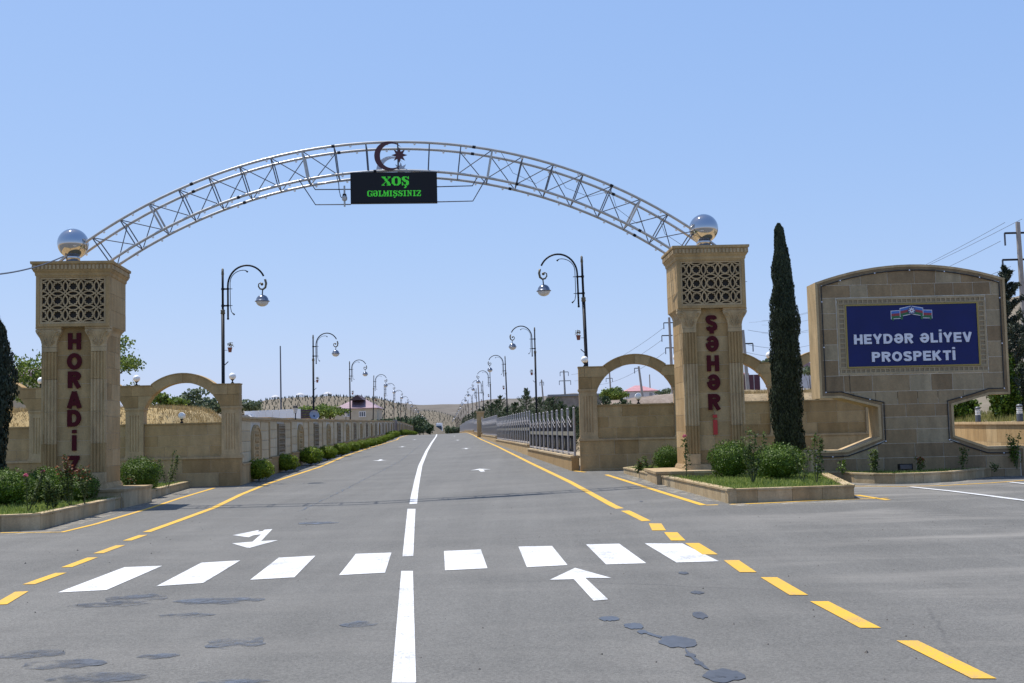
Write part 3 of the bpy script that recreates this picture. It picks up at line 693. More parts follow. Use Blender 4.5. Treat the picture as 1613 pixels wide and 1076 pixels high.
# placed from the survey: left front at 24.6 m, right front at 25.6 m
BL = at(114.2, 771, 24.6); BR = at(1130.5, 739, 25.6)
CAPL = at(110.7, 412.7, 24.6); CAPR = at(1121.5, 387.4, 25.6)
rl, rr = math.atan(.096), math.atan(.022)
cL = Vector((BL.x, 24.6, 0))+Vector((-.096, 1, 0)).normalized()*.70; cR = Vector((BR.x, 25.6, 0))+Vector((-.022, 1, 0)).normalized()*.70
zL, zR = BL.z, BR.z; HL, HR = CAPL.z-BL.z, CAPR.z-BR.z
pillar((cL.x, cL.y, zL), rl, HL, 'HORADİZ', False, 'stone gate pillar spelling HORADİZ, on the left of the road')
pillar((cR.x, cR.y, zR), rr, HR, 'ŞƏHƏRİ', True, 'stone gate pillar spelling ŞƏHƏRİ, beside the tall cypress')
def ballthing(c, z, label):
    root = empty('steel_ball', (c[0], c[1], z), 0, label=label, cat='steel ball', group='steel balls crowning the pillars')
    MB().lathe([(.24, 0), (.24, .055), (.235, .06), (.235, .06)], 8).build('foot_plate', GALV, root)
    MB().lathe([(.145, .06), (.15, .17), (.145, .2)], 24).build('collar', CHROME, root, smooth=True)
    MB().ball((0, 0, .47), .325, 48, 28).build('ball', CHROME, root, smooth=True)
sL = at(115, 405, 25.1); sR = at(1109, 381, 26.1)
ballthing((sL.x, sL.y), zL+HL+.002, 'mirror steel ball on the HORADİZ pillar')
ballthing((sR.x, sR.y), zR+HR+.002, 'mirror steel ball on the ŞƏHƏRİ pillar')

# ------------------------------------------------------------------ truss arch
GS = (26.02-25.0)/(4.39+9.36); GA = math.atan(GS); GH = math.hypot(1, GS)
def gate_pt(x, y):
    r = ray(x, y); t = (25.0+9.36*GS)/(r[1]-GS*r[0]); return (r[0]*t*GH, EYE+r[2]*t)
smp = [(137.9,378.4),(197,342.7),(285,297),(378,262.4),(477,237.8),(620,223.6),(780,237),(903.3,268.4),(990.8,305.9),(1076,351.8),(1096,365)]
Q = [gate_pt(*p) for p in smp]
def circ(Q):
    # algebraic circle fit by normal equations
    A = [[0]*3 for _ in range(3)]; B = [0]*3
    for x, z in Q:
        r = (2*x, 2*z, 1); q = x*x+z*z
        for i in range(3):
            B[i] += r[i]*q
            for j in range(3): A[i][j] += r[i]*r[j]
    M = Matrix(A).inverted() @ Vector(B); return M[0], M[1], math.sqrt(M[2]+M[0]**2+M[1]**2)
ACU, ACZ, AR = circ(Q)
ax = ACU/GH; ay = 25.0+9.36*GS+GS*ax
arch = empty('truss_arch', (ax, ay, 0), GA, label='silver tube truss arch spanning the road between the pillars', cat='gate arch')
TR = .64
def ap(th, r, y): return (r*math.sin(th), y, ACZ+r*math.cos(th))
tho = math.acos((zL+HL-ACZ)/AR); thi = math.acos((zL+HL-ACZ)/(AR-TR))
for r, y, t0 in ((AR, 0, tho), (AR, TR, tho-.004), (AR-TR, 0, thi), (AR-TR, TR, thi)):
    pts = [ap(-t0+(2*t0)*i/90, r, y) for i in range(91)]
    MB().tube(pts, .029, 10).build('chord_tube', GALV, arch, smooth=True)
dth = .7/AR; NB = int((thi+.0)/dth)
def strut(a, c, r=.013, mt=STRUT):
    MB().tube([a, c], r, 6).build('strut', mt, arch)
for k in range(-NB, NB+1):
    th = (k)*dth; tilt = 0
    thick = abs(k) in (3, 8, 13) and k != 0
    for y in (0, TR):
        strut(ap(th, AR, y), ap(th, AR-TR, y), .024 if thick else .014, GALV if thick else STRUT)
    strut(ap(th, AR, 0), ap(th, AR, TR), .012); strut(ap(th, AR-TR, 0), ap(th, AR-TR, TR), .012)
    if k < NB and not (-2 <= k <= 1):
        if k >= 0:
            strut(ap(th, AR-TR, 0), ap(th+dth, AR, 0), .011); strut(ap(th, AR, TR), ap(th+dth, AR-TR, TR), .011)
        else:
            strut(ap(th, AR, 0), ap(th+dth, AR-TR, 0), .011); strut(ap(th, AR-TR, TR), ap(th+dth, AR, TR), .011)
b = MB(); b2 = MB()
for r, y, t0 in ((AR, 0, tho), (AR, TR, tho), (AR-TR, 0, thi), (AR-TR, TR, thi)):
    n = int(2*t0/(.62/AR))
    for i in range(1, n):
        th = -t0+2*t0*(i+R_.uniform(-.15, .15))/n
        p = ap(th, r-.05, y-.02); b.ball(p, .026, 6, 4)
        if i % 5 == 0:
            q, w = ap(th+.012, r, y), ap(th+.018, r, y); b2.tube([q, w], .035, 8)
b.build('light_bulbs', OPAL, arch, kind='stuff'); b2.build('tape_bands', BLACKM, arch, kind='stuff')
# side bars that carry the screen
def gl(x, y, yy=-.05):
    u, z = gate_pt(x, y); return (u-ACU, yy, z)
for pts in ([(486.9,284.6),(496.9,299.4),(553,299)], [(471.3,284),(497.3,323.2),(553,322.8)], [(688,295),(744,293.5),(751,281)], [(688,318.8),(744.7,317.4),(766,281)]):
    MB().tube([gl(*p) for p in pts], .013, 6).build('support_bar', STRUT, arch)
b = MB(); cpts = [gl(530, 276, -.07), gl(534, 291, -.07), gl(534.5, 300, -.08), gl(537, 311, -.09), gl(541, 315, -.09)]
b.tube(cpts, .009, 5); b.build('drop_cable', CABLE, arch)
for k in range(5):
    th = .2+.11*k; p = [ap(th, AR-.1*(k % 2), .1), ap(th+.03, AR-TR*.6, .15), ap(th+.08, AR-TR*.75+.1*(k % 2), .2), ap(th+.11, AR-.1, .3)]
    MB().tube(p, .005, 4).build('loose_wire', CABLE, arch)

# LED board
bx0, bz0 = gate_pt(553, 322.3); bx1, bz1 = gate_pt(688, 271.8)
BW, BH = bx1-bx0, gate_pt(553, 274)[1]-bz0
W0 = arch.matrix_basis
def on_gate(u, y, z): return Vector((ax, ay, 0))+Matrix.Rotation(GA, 3, 'Z') @ Vector((u-ACU, y, z))
lb = on_gate((bx0+bx1)/2, -.14, bz0)
led = empty('led_board', lb, GA, label='black LED board greeting XOŞ GƏLMIŞSINIZ under the arch', cat='electronic sign')
MB().box(-BW/2, 0, 0, BW/2, .12, BH).build('housing', BLACKM, led)
MB().box(-BW/2+.02, -.006, .02, BW/2-.02, .002, BH-.02).build('screen_face', LEDB, led)
F1 = {'X': ['1111..111', '.111...1.', '..111.1..', '...111...', '...111...', '....111..', '...1.111.', '..1..111.', '.1....111', '111..1111'],
      'O': ['..11111..', '.111.111.', '111...111', '111...111', '111...111', '111...111', '111...111', '111...111', '.111.111.', '..11111..'],
      'Ş': ['.1111.1', '111..11', '111...1', '1111...', '.11111.', '..11111', '1...111', '1...111', '11..111', '1.1111.', '...1...', '...11..', '..11...']}
F2 = {'G': ['.1111.1', '11...11', '11....1', '11.....', '11..111', '11...11', '11...11', '.1111.1'], 'Ə': ['.1111.', '1...11', '....11', '111111', '11..11', '11..11', '11..11', '.1111.'],
      'L': ['1111..', '.11...', '.11...', '.11...', '.11...', '.11..1', '.11..1', '111111'], 'M': ['11...11', '11...11', '111.111', '111.111', '1.11.11', '1.11.11', '1.1..11', '111.111'],
      'I': ['1111', '.11.', '.11.', '.11.', '.11.', '.11.', '.11.', '1111'], 'S': ['.111.1', '11..11', '111...', '.1111.', '..1111', '1...11', '11..11', '1.111.'],
      'Ş': ['.111.1', '11..11', '111...', '.1111.', '..1111', '1...11', '11..11', '1.111.', '..1...', '.11...'], 'N': ['111.111', '.11..1.', '.111.1.', '.1.111.', '.1.111.', '.1..11.', '.1..11.', '111..1.'],
      'Z': ['111111', '1...11', '...11.', '..111.', '..11..', '.11..1', '11...1', '111111']}
def dots(word, font, x0, x1, ztop, hh):
    tot = sum(len(font[c][0]) for c in word)+len(word)-1; px = (x1-x0)/tot; pz = hh/(10 if font is F1 else 8); x = x0
    for c in word:
        b = MB(); g = font[c]
        for j, row in enumerate(g):
            for i, q in enumerate(row):
                if q == '1': b.box(x+i*px+px*.06, -.010, ztop-(j+1)*pz+pz*.06, x+(i+1)*px-px*.06, -.005, ztop-j*pz-pz*.06)
        b.build('led_letter', LEDG, led); x += (len(g[0])+1)*px
k = BW/135
dots('XOŞ', F1, -BW/2+48.5*k, -BW/2+91*k, BH-7*k, 14.2*k)
dots('GƏLMIŞSINIZ', F2, -BW/2+26*k, -BW/2+109.5*k, BH-29*k, 9.3*k)
# emblem of crescent and eight-pointed star, front and rear plates
def emblem(px, py, yy, mt, label, s=1):
    u, z = gate_pt(px, py); p = on_gate(u, yy, z)
    root = empty('crescent_star_emblem', p, GA, label=label, cat='emblem', group='crescent and star plates on the arch')
    r0, r1 = .325*s, .262*s; cx = .075*s; P = []
    a0 = math.acos(max(-1, min(1, (cx*cx+r0*r0-r1*r1)/(2*cx*r0))))
    t0 = math.radians(34)
    outer = [(r0*math.cos(t0+(2*PI-2*t0)*i/40), r0*math.sin(t0+(2*PI-2*t0)*i/40)) for i in range(41)]
    ex, ez = outer[0]; c2 = .062*s; rr2 = math.hypot(ex-c2, ez); t1 = math.atan2(ez, ex-c2)
    inner = [(c2+rr2*math.cos(t1+(2*PI-2*t1)*i/40), rr2*math.sin(t1+(2*PI-2*t1)*i/40)) for i in range(41)]
    # inner edge bulges so the moon is widest on the left
    b = MB(); n = 41
    inner = [(c2+(q[0]-c2)*(.94+.06*abs(math.cos((i/40)*PI))), q[1]*(.93+.07*abs(math.cos((i/40)*PI)))) for i, q in enumerate(inner)]
    V = [(x, 0, z) for x, z in outer]+[(x, 0, z) for x, z in inner]; V += [(x, .02, z) for x, _, z in V]
    F = []
    for i in range(n-1): F += [(i, i+1, n+i+1, n+i), (2*n+i, 3*n+i, 3*n+i+1, 2*n+i+1), (i, 2*n+i, 2*n+i+1, i+1), (n+i, n+i+1, 3*n+i+1, 3*n+i)]
    b.add(V, F); b.build('crescent', mt, root)
    sx, sz = .225*s, .015*s
    pts = [(sx+(.175 if i % 2 == 0 else .085)*s*math.sin(2*PI*i/16), sz+(.175 if i % 2 == 0 else .085)*s*math.cos(2*PI*i/16)) for i in range(16)]
    MB().prism(pts, 0, .02).build('star', mt, root)
emblem(613, 246.8, -.08, MAROON, 'dark red crescent and star above the LED board')
emblem(614, 257.5, TR+.05, SILV, 'silver crescent and star showing behind the red one')
# siren-like fixture on the support bars
p0 = gate_pt(543.4, 327); p1 = gate_pt(543.4, 294.2); fx = on_gate(p0[0], -.1, p0[1]); fh = p1[1]-p0[1]
fxo = empty('siren_fixture', fx, GA, label='grey tube fixture clamped left of the LED board', cat='siren')
MB().tube([(0, 0, 0), (0, 0, fh)], .02, 10).build('tube', GALV, fxo)
MB().lathe([(.03, fh*.28), (.055, fh*.31), (.06, fh*.42), (.05, fh*.5), (.04, fh*.6), (.03, fh*.62)], 8).build('siren_body', GALV, fxo)
MB().box(-.035, -.045, fh*.5, .035, -.0, fh*.6).build('clamp', BLACKM, fxo)

# ------------------------------------------------------------------ arcaded garden walls either side
def arch_wall(x0, Y, rz, zb_, n_piers, first, dirn, label, pitch=2.62):
    """x0 = centre of the pier next to the road; piers march away in direction dirn; zb_ = datum (ledge = zb_+1)"""
    root = empty('arcaded_wall', (x0, Y, zb_), rz, label=label, cat='garden wall', group='arcaded stone walls flanking the gate')
    T = .36; pw = .245; crown, R = 3.08, 1.131; cz = crown-R; RO = 1.375; top = 3.03
    xs = [dirn*pitch*i for i in range(n_piers)]
    lo_, hi_ = min(xs)-pw, max(xs)+pw
    MB().box(lo_+.012, -.014, -.3, hi_-.012, T-.02, .985).build('wall_core', DMORTAR, root)
    for M, a, c in ((None, lo_, hi_),):
        courses(root, STONE, a-.02, c+.02, -.18, .98, 3, .78, .0, .02, .006, M=M)
    for sx in (-1, 1):
        xe = (hi_ if sx > 0 else -lo_); Mx = Matrix.Rotation(sx*PI/2, 4, 'Z')
        courses(root, STONE, 0-.0 if sx > 0 else -T, T if sx > 0 else 0, -.18, .98, 3, .5, -xe+.015, .02, .006, M=Mx)
    MB().box(lo_-.04, -.045, .98, hi_+.04, T+.045, 1.03).build('ledge', STONEP, root)
    for i, xc in enumerate(xs):
        # pier: fluted pilaster between base and impost
        b = MB(); b.box(xc-pw+.006, .03, 1.09, xc+pw-.006, T-.006, 2.33); b.box(xc-pw, 0, 1.09, xc-.165, .03, 2.33); b.box(xc+.165, 0, 1.09, xc+pw, .03, 2.33)
        b.box(xc-.165, 0, 1.09, xc+.165, .03, 1.22); b.box(xc-.165, 0, 2.2, xc+.165, .03, 2.33); flutes(b, xc-.165, xc+.165, 1.22, 2.2, .001, 4, .02)
        b.build('pilaster', STONEP, root)
        b = MB(); b.box(xc-pw-.03, -.03, 1.03, xc+pw+.03, T+.03, 1.06); b.box(xc-pw-.015, -.015, 1.06, xc+pw+.015, T+.015, 1.09); b.build('pilaster_foot', STONEP, root)
        b = MB(); b.box(xc-pw-.012, -.012, 2.33, xc+pw+.012, T+.012, 2.36); b.box(xc-pw-.025, -.025, 2.36, xc+pw+.025, T+.025, 2.40); b.build('impost', STONEP, root)
        # masonry above impost, cut by the rings on each side
        hasl = any(abs(xc-pitch-t) < .01 for t in xs); hasr = any(abs(xc+pitch-t) < .01 for t in xs)
        AA = math.asin((3.03-cz)/RO)
        def lo2(x, xc=xc):
            v = 2.4
            for q in (-1, 1):
                d = abs(x-(xc+q*pitch/2))
                if d < R and (hasl if q < 0 else hasr): v = max(v, cz+math.sqrt(R*R-d*d))
            return v
        def hi2(x, xc=xc):
            v = 9
            for q in (-1, 1):
                if (hasl if q < 0 else hasr): v = min(v, cz+abs(x-(xc+q*pitch/2))*math.tan(AA))
            return v
        a = xc-(.62 if hasl else pw); c = xc+(.62 if hasr else pw)
        for r_, (z0, z1) in enumerate(((2.4, 2.73), (2.73, 3.0))):
            m_ = xc+(-.08 if r_ else .1)
            for xa_, xb_ in ((a, m_-.003), (m_+.003, c)):
                b = MB()
                if slab(b, xa_, xb_, z0+.003, z1-.003, lo2, hi2, 0, T, 60): b.build('spandrel_stone', STONE, root)
        wt = pitch/2-RO*math.cos(AA)
        MB().box(xc-(wt if hasl else pw+.015), -.015, 3.0, xc+(wt if hasr else pw+.015), T+.015, 3.03).build('pier_coping', STONE, root)
    for xa, xb in zip(sorted(xs), sorted(xs)[1:]):
        c = (xa+xb)/2; op = pitch/2-pw
        # voussoirs: ring clipped where it reaches the impost
        aa0 = math.asin((3.03-cz)/RO); NV = 4
        for i in range(NV):
            t0, t1 = aa0+(PI-2*aa0)*i/NV+.002, aa0+(PI-2*aa0)*(i+1)/NV-.002
            P = [(c+R*math.cos(t0+(t1-t0)*k/4), cz+R*math.sin(t0+(t1-t0)*k/4)) for k in range(5)]+[(c+RO*math.cos(t1+(t0-t1)*k/4), cz+RO*math.sin(t1+(t0-t1)*k/4)) for k in range(5)]
            MB().prism(P, 0.001, T-.001).build('voussoir', STONE, root)
        # thin extrados coping where the ring rises above the wall top
        aa = math.asin((3.03-cz)/RO)
        ex = [(c+(RO+.0)*math.cos(aa+(PI-2*aa)*i/16), cz+(RO)*math.sin(aa+(PI-2*aa)*i/16)) for i in range(17)]
        ex2 = [(c+(RO+.025)*math.cos(aa+(PI-2*aa)*i/16), cz+(RO+.025)*math.sin(aa+(PI-2*aa)*i/16)) for i in range(17)]
        b = MB(); V = [(x, -.015, z) for x, z in ex]+[(x, -.015, z) for x, z in ex2]; V += [(x, T+.015, z) for x, _, z in V]; F = []
        for i in range(16): F += [(i+1, i, 17+i, 18+i), (34+i, 35+i, 52+i, 51+i), (17+i, 51+i, 52+i, 18+i), (i, i+1, 35+i, 34+i)]
        F += [(0, 34, 51, 17), (16, 33, 67, 50)]; b.add(V, F); b.build('arch_coping', STONE, root)
        # low infill wall with its coping
        MB().box(c-op-.003, .091, 1.03, c+op+.003, T-.06, 1.93).build('infill_core', DMORTAR, root)
        courses(root, STONE, c-op+.002, c+op-.002, 1.033, 1.93, 3, .72, .1, .015, .006)
        MB().box(c-op+.002, .06, 1.93, c+op-.002, T-.03, 1.97).build('infill_coping', STONE, root)
    return root, T
awl, T = arch_wall(-7.78, 32.3, .02, 0.0, 5, 0, -1, 'arcaded stone wall left of the road, behind the HORADİZ pillar')
awr, T = arch_wall(2.06, 32.4, -.01, .24, 4, 0, 1, 'arcaded stone wall right of the road, behind the ŞƏHƏRİ pillar')
def globe(p, label, group='white globe lamps on the garden walls', k=1):
    o = empty('globe_lamp', p, 0, label=label, cat='globe lamp', group=group)
    MB().lathe([(.055*k, 0), (.05*k, .015*k), (.018*k, .05*k), (.018*k, .08*k), (.05*k, .11*k), (.055*k, .125*k)], 14).build('stand', BLACKM, o, smooth=True)
    MB().ball((0, 0, .2*k), .098*k, 20, 14).build('globe', OPAL, o, smooth=True)
def wp(root, lx, ly, lz): return root.matrix_basis @ Vector((lx, ly, lz)) if False else Matrix.Translation(root.location) @ Matrix.Rotation(root.rotation_euler.z, 4, 'Z') @ Vector((lx, ly, lz))
globe(wp(awl, .02, .2, 3.03), 'white globe lamp at the road end of the left arcaded wall')
globe(wp(awl, -2.62, .2, 3.03), 'white globe lamp on the wall just right of the HORADİZ pillar')
globe(wp(awl, -5.24, .2, 3.03), 'white globe lamp on the wall just left of the HORADİZ pillar')
globe(wp(awl, -1.38, .2, 1.97), 'white globe lamp on the low wall inside the left arch')
globe(wp(awr, -.06, .2, 3.03), 'white globe lamp at the road end of the right arcaded wall')
globe(wp(awr, 1.4, .2, 1.97), 'white globe lamp on the low wall inside the right arch')
globe(wp(awr, 2.5, .25, 3.03), 'white globe lamp peeping out left of the ŞƏHƏRİ pillar')
globe(wp(awr, 5.07, .2, 3.03), 'white globe lamp between the ŞƏHƏRİ pillar and the cypress')
globe(wp(awr, 6.35, .2, 1.97), 'white globe lamp on the low wall beside the avenue sign')

# ------------------------------------------------------------------ long relief wall on the left
def section_parts():
    L = 6.0; h = 1.88
    D = {}
    m = MB().box(0, .0, 0, L, .3, h-.1); D['core'] = ('wall_core', m, DMORTAR)
    m = MB().box(0, -.1, -.25, L, .0, .52); m.box(0, -.12, .52, L, .0, .56); D['plinth'] = ('plinth', m, STONE)
    m = MB().box(0, -.05, h-.12, L, .34, h-.06); m.box(0, -.09, h-.06, L, .38, h); D['cope'] = ('coping', m, STONEP)
    m = MB().box(0, -.045, .56, .22, 0, h-.12); D['rib'] = ('pier_strip', m, STONEP)
    return L, h, D
SL, SH, SD = section_parts()
SM = {}
for k_, (nm, mb, mt) in SD.items():
    me = mb.mesh(nm); me.materials.append(mt); SM[k_] = me
def ogive(cx, w, z0, z1, n=9):
    P = [(cx-w/2, z0), (cx+w/2, z0)]; zs_ = z0+(z1-z0)*.5
    P += [(cx+w/2*math.cos(t)**.8, zs_+(z1-zs_)*math.sin(t)**.9) for t in [PI/2*i/n for i in range(n)]]+[(cx, z1)]
    P += [(cx-w/2*math.cos(t)**.8, zs_+(z1-zs_)*math.sin(t)**.9) for t in [PI/2*i/n for i in range(n-1, -1, -1)]]
    return P
def scaled(P, cx, cz, s): return [(cx+(x-cx)*s, cz+(z-cz)*s) for x, z in P]
b = MB(); cx = 3.1; P = ogive(cx, 1.9, .6, SH-.22); b.prism(P, -.05, 0)
for s_, dd in ((.92, .075), (.72, .06)):
    O, I = scaled(P, cx, 1.05, s_), scaled(P, cx, 1.05, s_-.09); n = len(O)
    V = [(x, -dd, z) for x, z in O]+[(x, -dd, z) for x, z in I]; V += [(x, -.05, z) for x, _, z in V]
    b.add(V, [f for i in range(n) for f in ((i, (i+1) % n, n+(i+1) % n, n+i), (i, 2*n+i, 2*n+(i+1) % n, (i+1) % n), (n+i, n+(i+1) % n, 3*n+(i+1) % n, 3*n+i))])
for i in range(5):
    for j in range(4):
        x, z = cx-.5+i*.25, .78+j*.2
        if abs(x-cx) < .5-.12*max(0, j-1): b.prism([(x-.09, z), (x, z-.08), (x+.09, z), (x, z+.08)], -.072, -.05)
OG = b.mesh('ogive_panel'); OG.materials.append(STONE)
b = MB(); b.box(2.2, -.035, .6, 4.0, 0, SH-.2)
for (x0, x1, z0, z1) in ((2.2, 2.3, .6, SH-.2), (3.9, 4.0, .6, SH-.2), (2.3, 3.9, .6, .68), (2.3, 3.9, SH-.28, SH-.2)): b.box(x0, -.07, z0, x1, -.035, z1)
for i in range(8):
    for j in range(5):
        x, z = 2.4+i*.2, .78+j*.19
        b.prism([(x-.085, z), (x-.03, z-.03), (x, z-.085), (x+.03, z-.03), (x+.085, z), (x+.03, z+.03), (x, z+.085), (x-.03, z+.03)], -.062, -.035)
RP = b.mesh('rosette_panel'); RP.materials.append(plain('brown_carved_stone', (.27, .205, .125), .9, var=.2, scale=6))
WALLST = stone('cream_wall_blocks', (.44, .33, .19), (.52, .41, .25), (.57, .47, .32), rnd=.6, stain=.25)
BLK = {}
for w_ in (1.0, 1.78, 2.0):
    m = MB().cbox(.008, -.028, .006, w_-.008, 0, .294, .012).mesh('stone_block'); m.materials.append(WALLST); BLK[w_] = m
def relief_wall(d0, n, label, off=-4.95, detail=99):
    p = Vector((CX(d0)+off, d0, gz(CX(d0)+off, d0))); root = empty('relief_wall', p, 0, label=label, cat='garden wall', group='long walls with carved panels')
    for i in range(n):
        a = d0+SL*i; A = Vector((CX(a)+off, a, 0)); B = Vector((CX(a+SL)+off, a+SL, 0)); dv = (B-A).normalized(); A.z = gz(A.x, a+3)
        M = Matrix.Translation(A-p) @ Matrix.Rotation(math.atan2(dv.y, dv.x), 4, 'Z')
        put('wall_core', SM['core'], root, M=M); put('plinth', SM['plinth'], root, M=M); put('coping', SM['cope'], root, M=M); put('pier_strip', SM['rib'], root, M=M)
        put('relief_panel', OG if i % 2 == 0 else RP, root, M=M)
        if i < detail:
            for r in range(4):
                z = .565+r*.3
                for x0, w_ in ((.24, 1.78), (4.12, 1.78)): put('stone_block', BLK[w_], root, M=M @ Matrix.Translation((x0, 0, z)))
    return root
rw = relief_wall(32.75, 18, 'long cream stone wall with carved panels, left of the avenue', detail=12)
rw2 = relief_wall(147.5, 16, 'farther stretch of the carved wall, past the brown gate', detail=0)
b = MB(); gA = Vector((CX(141)-4.95, 141, gz(CX(141)-4.95, 141)))
gt = empty('sheet_gate', gA, math.atan2(6, CX(147)-CX(141)), label='brown sheet metal gate in a gap of the carved wall', cat='gate')
for i in range(4): MB().box(i*1.5+.03, 0, .1, i*1.5+1.47, .05, 1.75).build('gate_leaf', GATEB, gt)
MB().box(-.1, -.1, 0, .2, .2, 2.05).build('gate_post', GREYW, gt); MB().box(6.0, -.1, 0, 6.4, .2, 2.1).build('gate_post', GREYW, gt)

# ------------------------------------------------------------------ silver fence on the right
def fence():
    off = 4.4; d0 = 32.9
    root = empty('metal_fence', (CX(d0)+off, d0, gz(CX(d0)+off, d0)), 0, label='silver post fence with zigzag top along the right of the avenue', cat='fence')
    p0 = Vector(root.location)
    pm = MB(); pm.tube([(0, 0, 0), (0, 0, 1.3)], .033, 8); pm.ball((0, 0, 1.33), .036, 8, 6); pmesh = pm.mesh('post'); pmesh.materials.append(FENCEG)
    panels = [(32.9, 10), (47.9, 19), (76.4, 19), (104.9, 19), (133.4, 19), (161.9, 19), (190.4, 19), (218.9, 19)]
    P = 1.5
    cm = MB(); 
    for dz, yy in ((0, .0), (-.13, .0)):
        cm.tube([(0.03, yy, 1.13+dz), (P/2, yy, .93+dz), (P-.03, yy, 1.13+dz)], .008, 4)
    cmesh = cm.mesh('zigzag_bar'); cmesh.materials.append(FENCEG)
    dm = MB(); dm.prism([(P/2-.05, .33), (P/2, .18), (P/2+.05, .33), (P/2, .5)], .02, .035); dmesh = dm.mesh('diamond'); dmesh.materials.append(FENCET)
    bm = MB(); bm.prism([(0.02, .1), (P-.02, .1), (P-.02, 1.08), (P/2, .88), (.02, 1.08)], -.05, -.04); bmesh_ = bm.mesh('dark_sheet'); bmesh_.materials.append(FENCED)
    far = MB(); total = 0
    for (a, n) in panels:
        A = Vector((CX(a)+off, a, 0)); e = a+n*P; B = Vector((CX(e)+off, e, 0)); dv = (B-A).normalized()
        zt = gz((A.x+B.x)/2, (a+e)/2)+.36; A.z = zt
        M = Matrix.Translation(A-p0) @ Matrix.Rotation(math.atan2(dv.y, dv.x), 4, 'Z'); L = (B-A).length; pp = L/n; S_ = Matrix.Diagonal((pp/P, 1, 1, 1))
        b = MB(); b.box(0, -.12, -1.2, L-.02, .1, -.05); b.build('base_wall', STONE, root, M=M)
        b = MB()
        k = max(1, int(L/2.5))
        for i in range(k):
            MB().cbox(L*i/k+.004, -.15, -.05, L*(i+1)/k-.004, .13, 0, .004).build('cap_stone', KERBST, root, M=M) if a < 110 else b.box(L*i/k+.004, -.15, -.05, L*(i+1)/k-.004, .13, 0)
        if b.v: b.build('cap_stones', KERBST, root, M=M)
        b = MB().box(0, -.02, .05, L, .02, .09); b.build('bottom_rail', FENCEG, root, M=M)
        b = MB().box(0, -.035, .56, L, -.01, .68); b.build('band_rail', FENCET, root, M=M)
        for i in range(n+1):
            Mi = M @ Matrix.Translation((i*pp, 0, 0))
            if a < 160: put('post', pmesh, root, M=Mi)
            else: far.add([Mi @ Vector(v) for v in pm.v], pm.f)
            if i < n:
                Ms = Mi @ S_
                if a < 100: put('zigzag_bar', cmesh, root, M=Ms); put('diamond', dmesh, root, M=Ms); put('dark_sheet', bmesh_, root, M=Ms)
                else:
                    for q in (cm, bm): far.add([Ms @ Vector(v) for v in q.v], q.f)
    far.build('far_fence_bars', FENCEG, root, kind='stuff')
fence()
d = 107; X = CX(d)+4.4
o = empty('fence_pier', (X-.1, d, gz(X, d)), .06, label='lone stone pier standing in the run of the fence', cat='stone pier')
MB().box(-.32, -.25, 0, .32, .25, 2.2).build('shaft', STONE, o); MB().box(-.38, -.31, 2.2, .38, .31, 2.36).build('cap', STONEP, o)

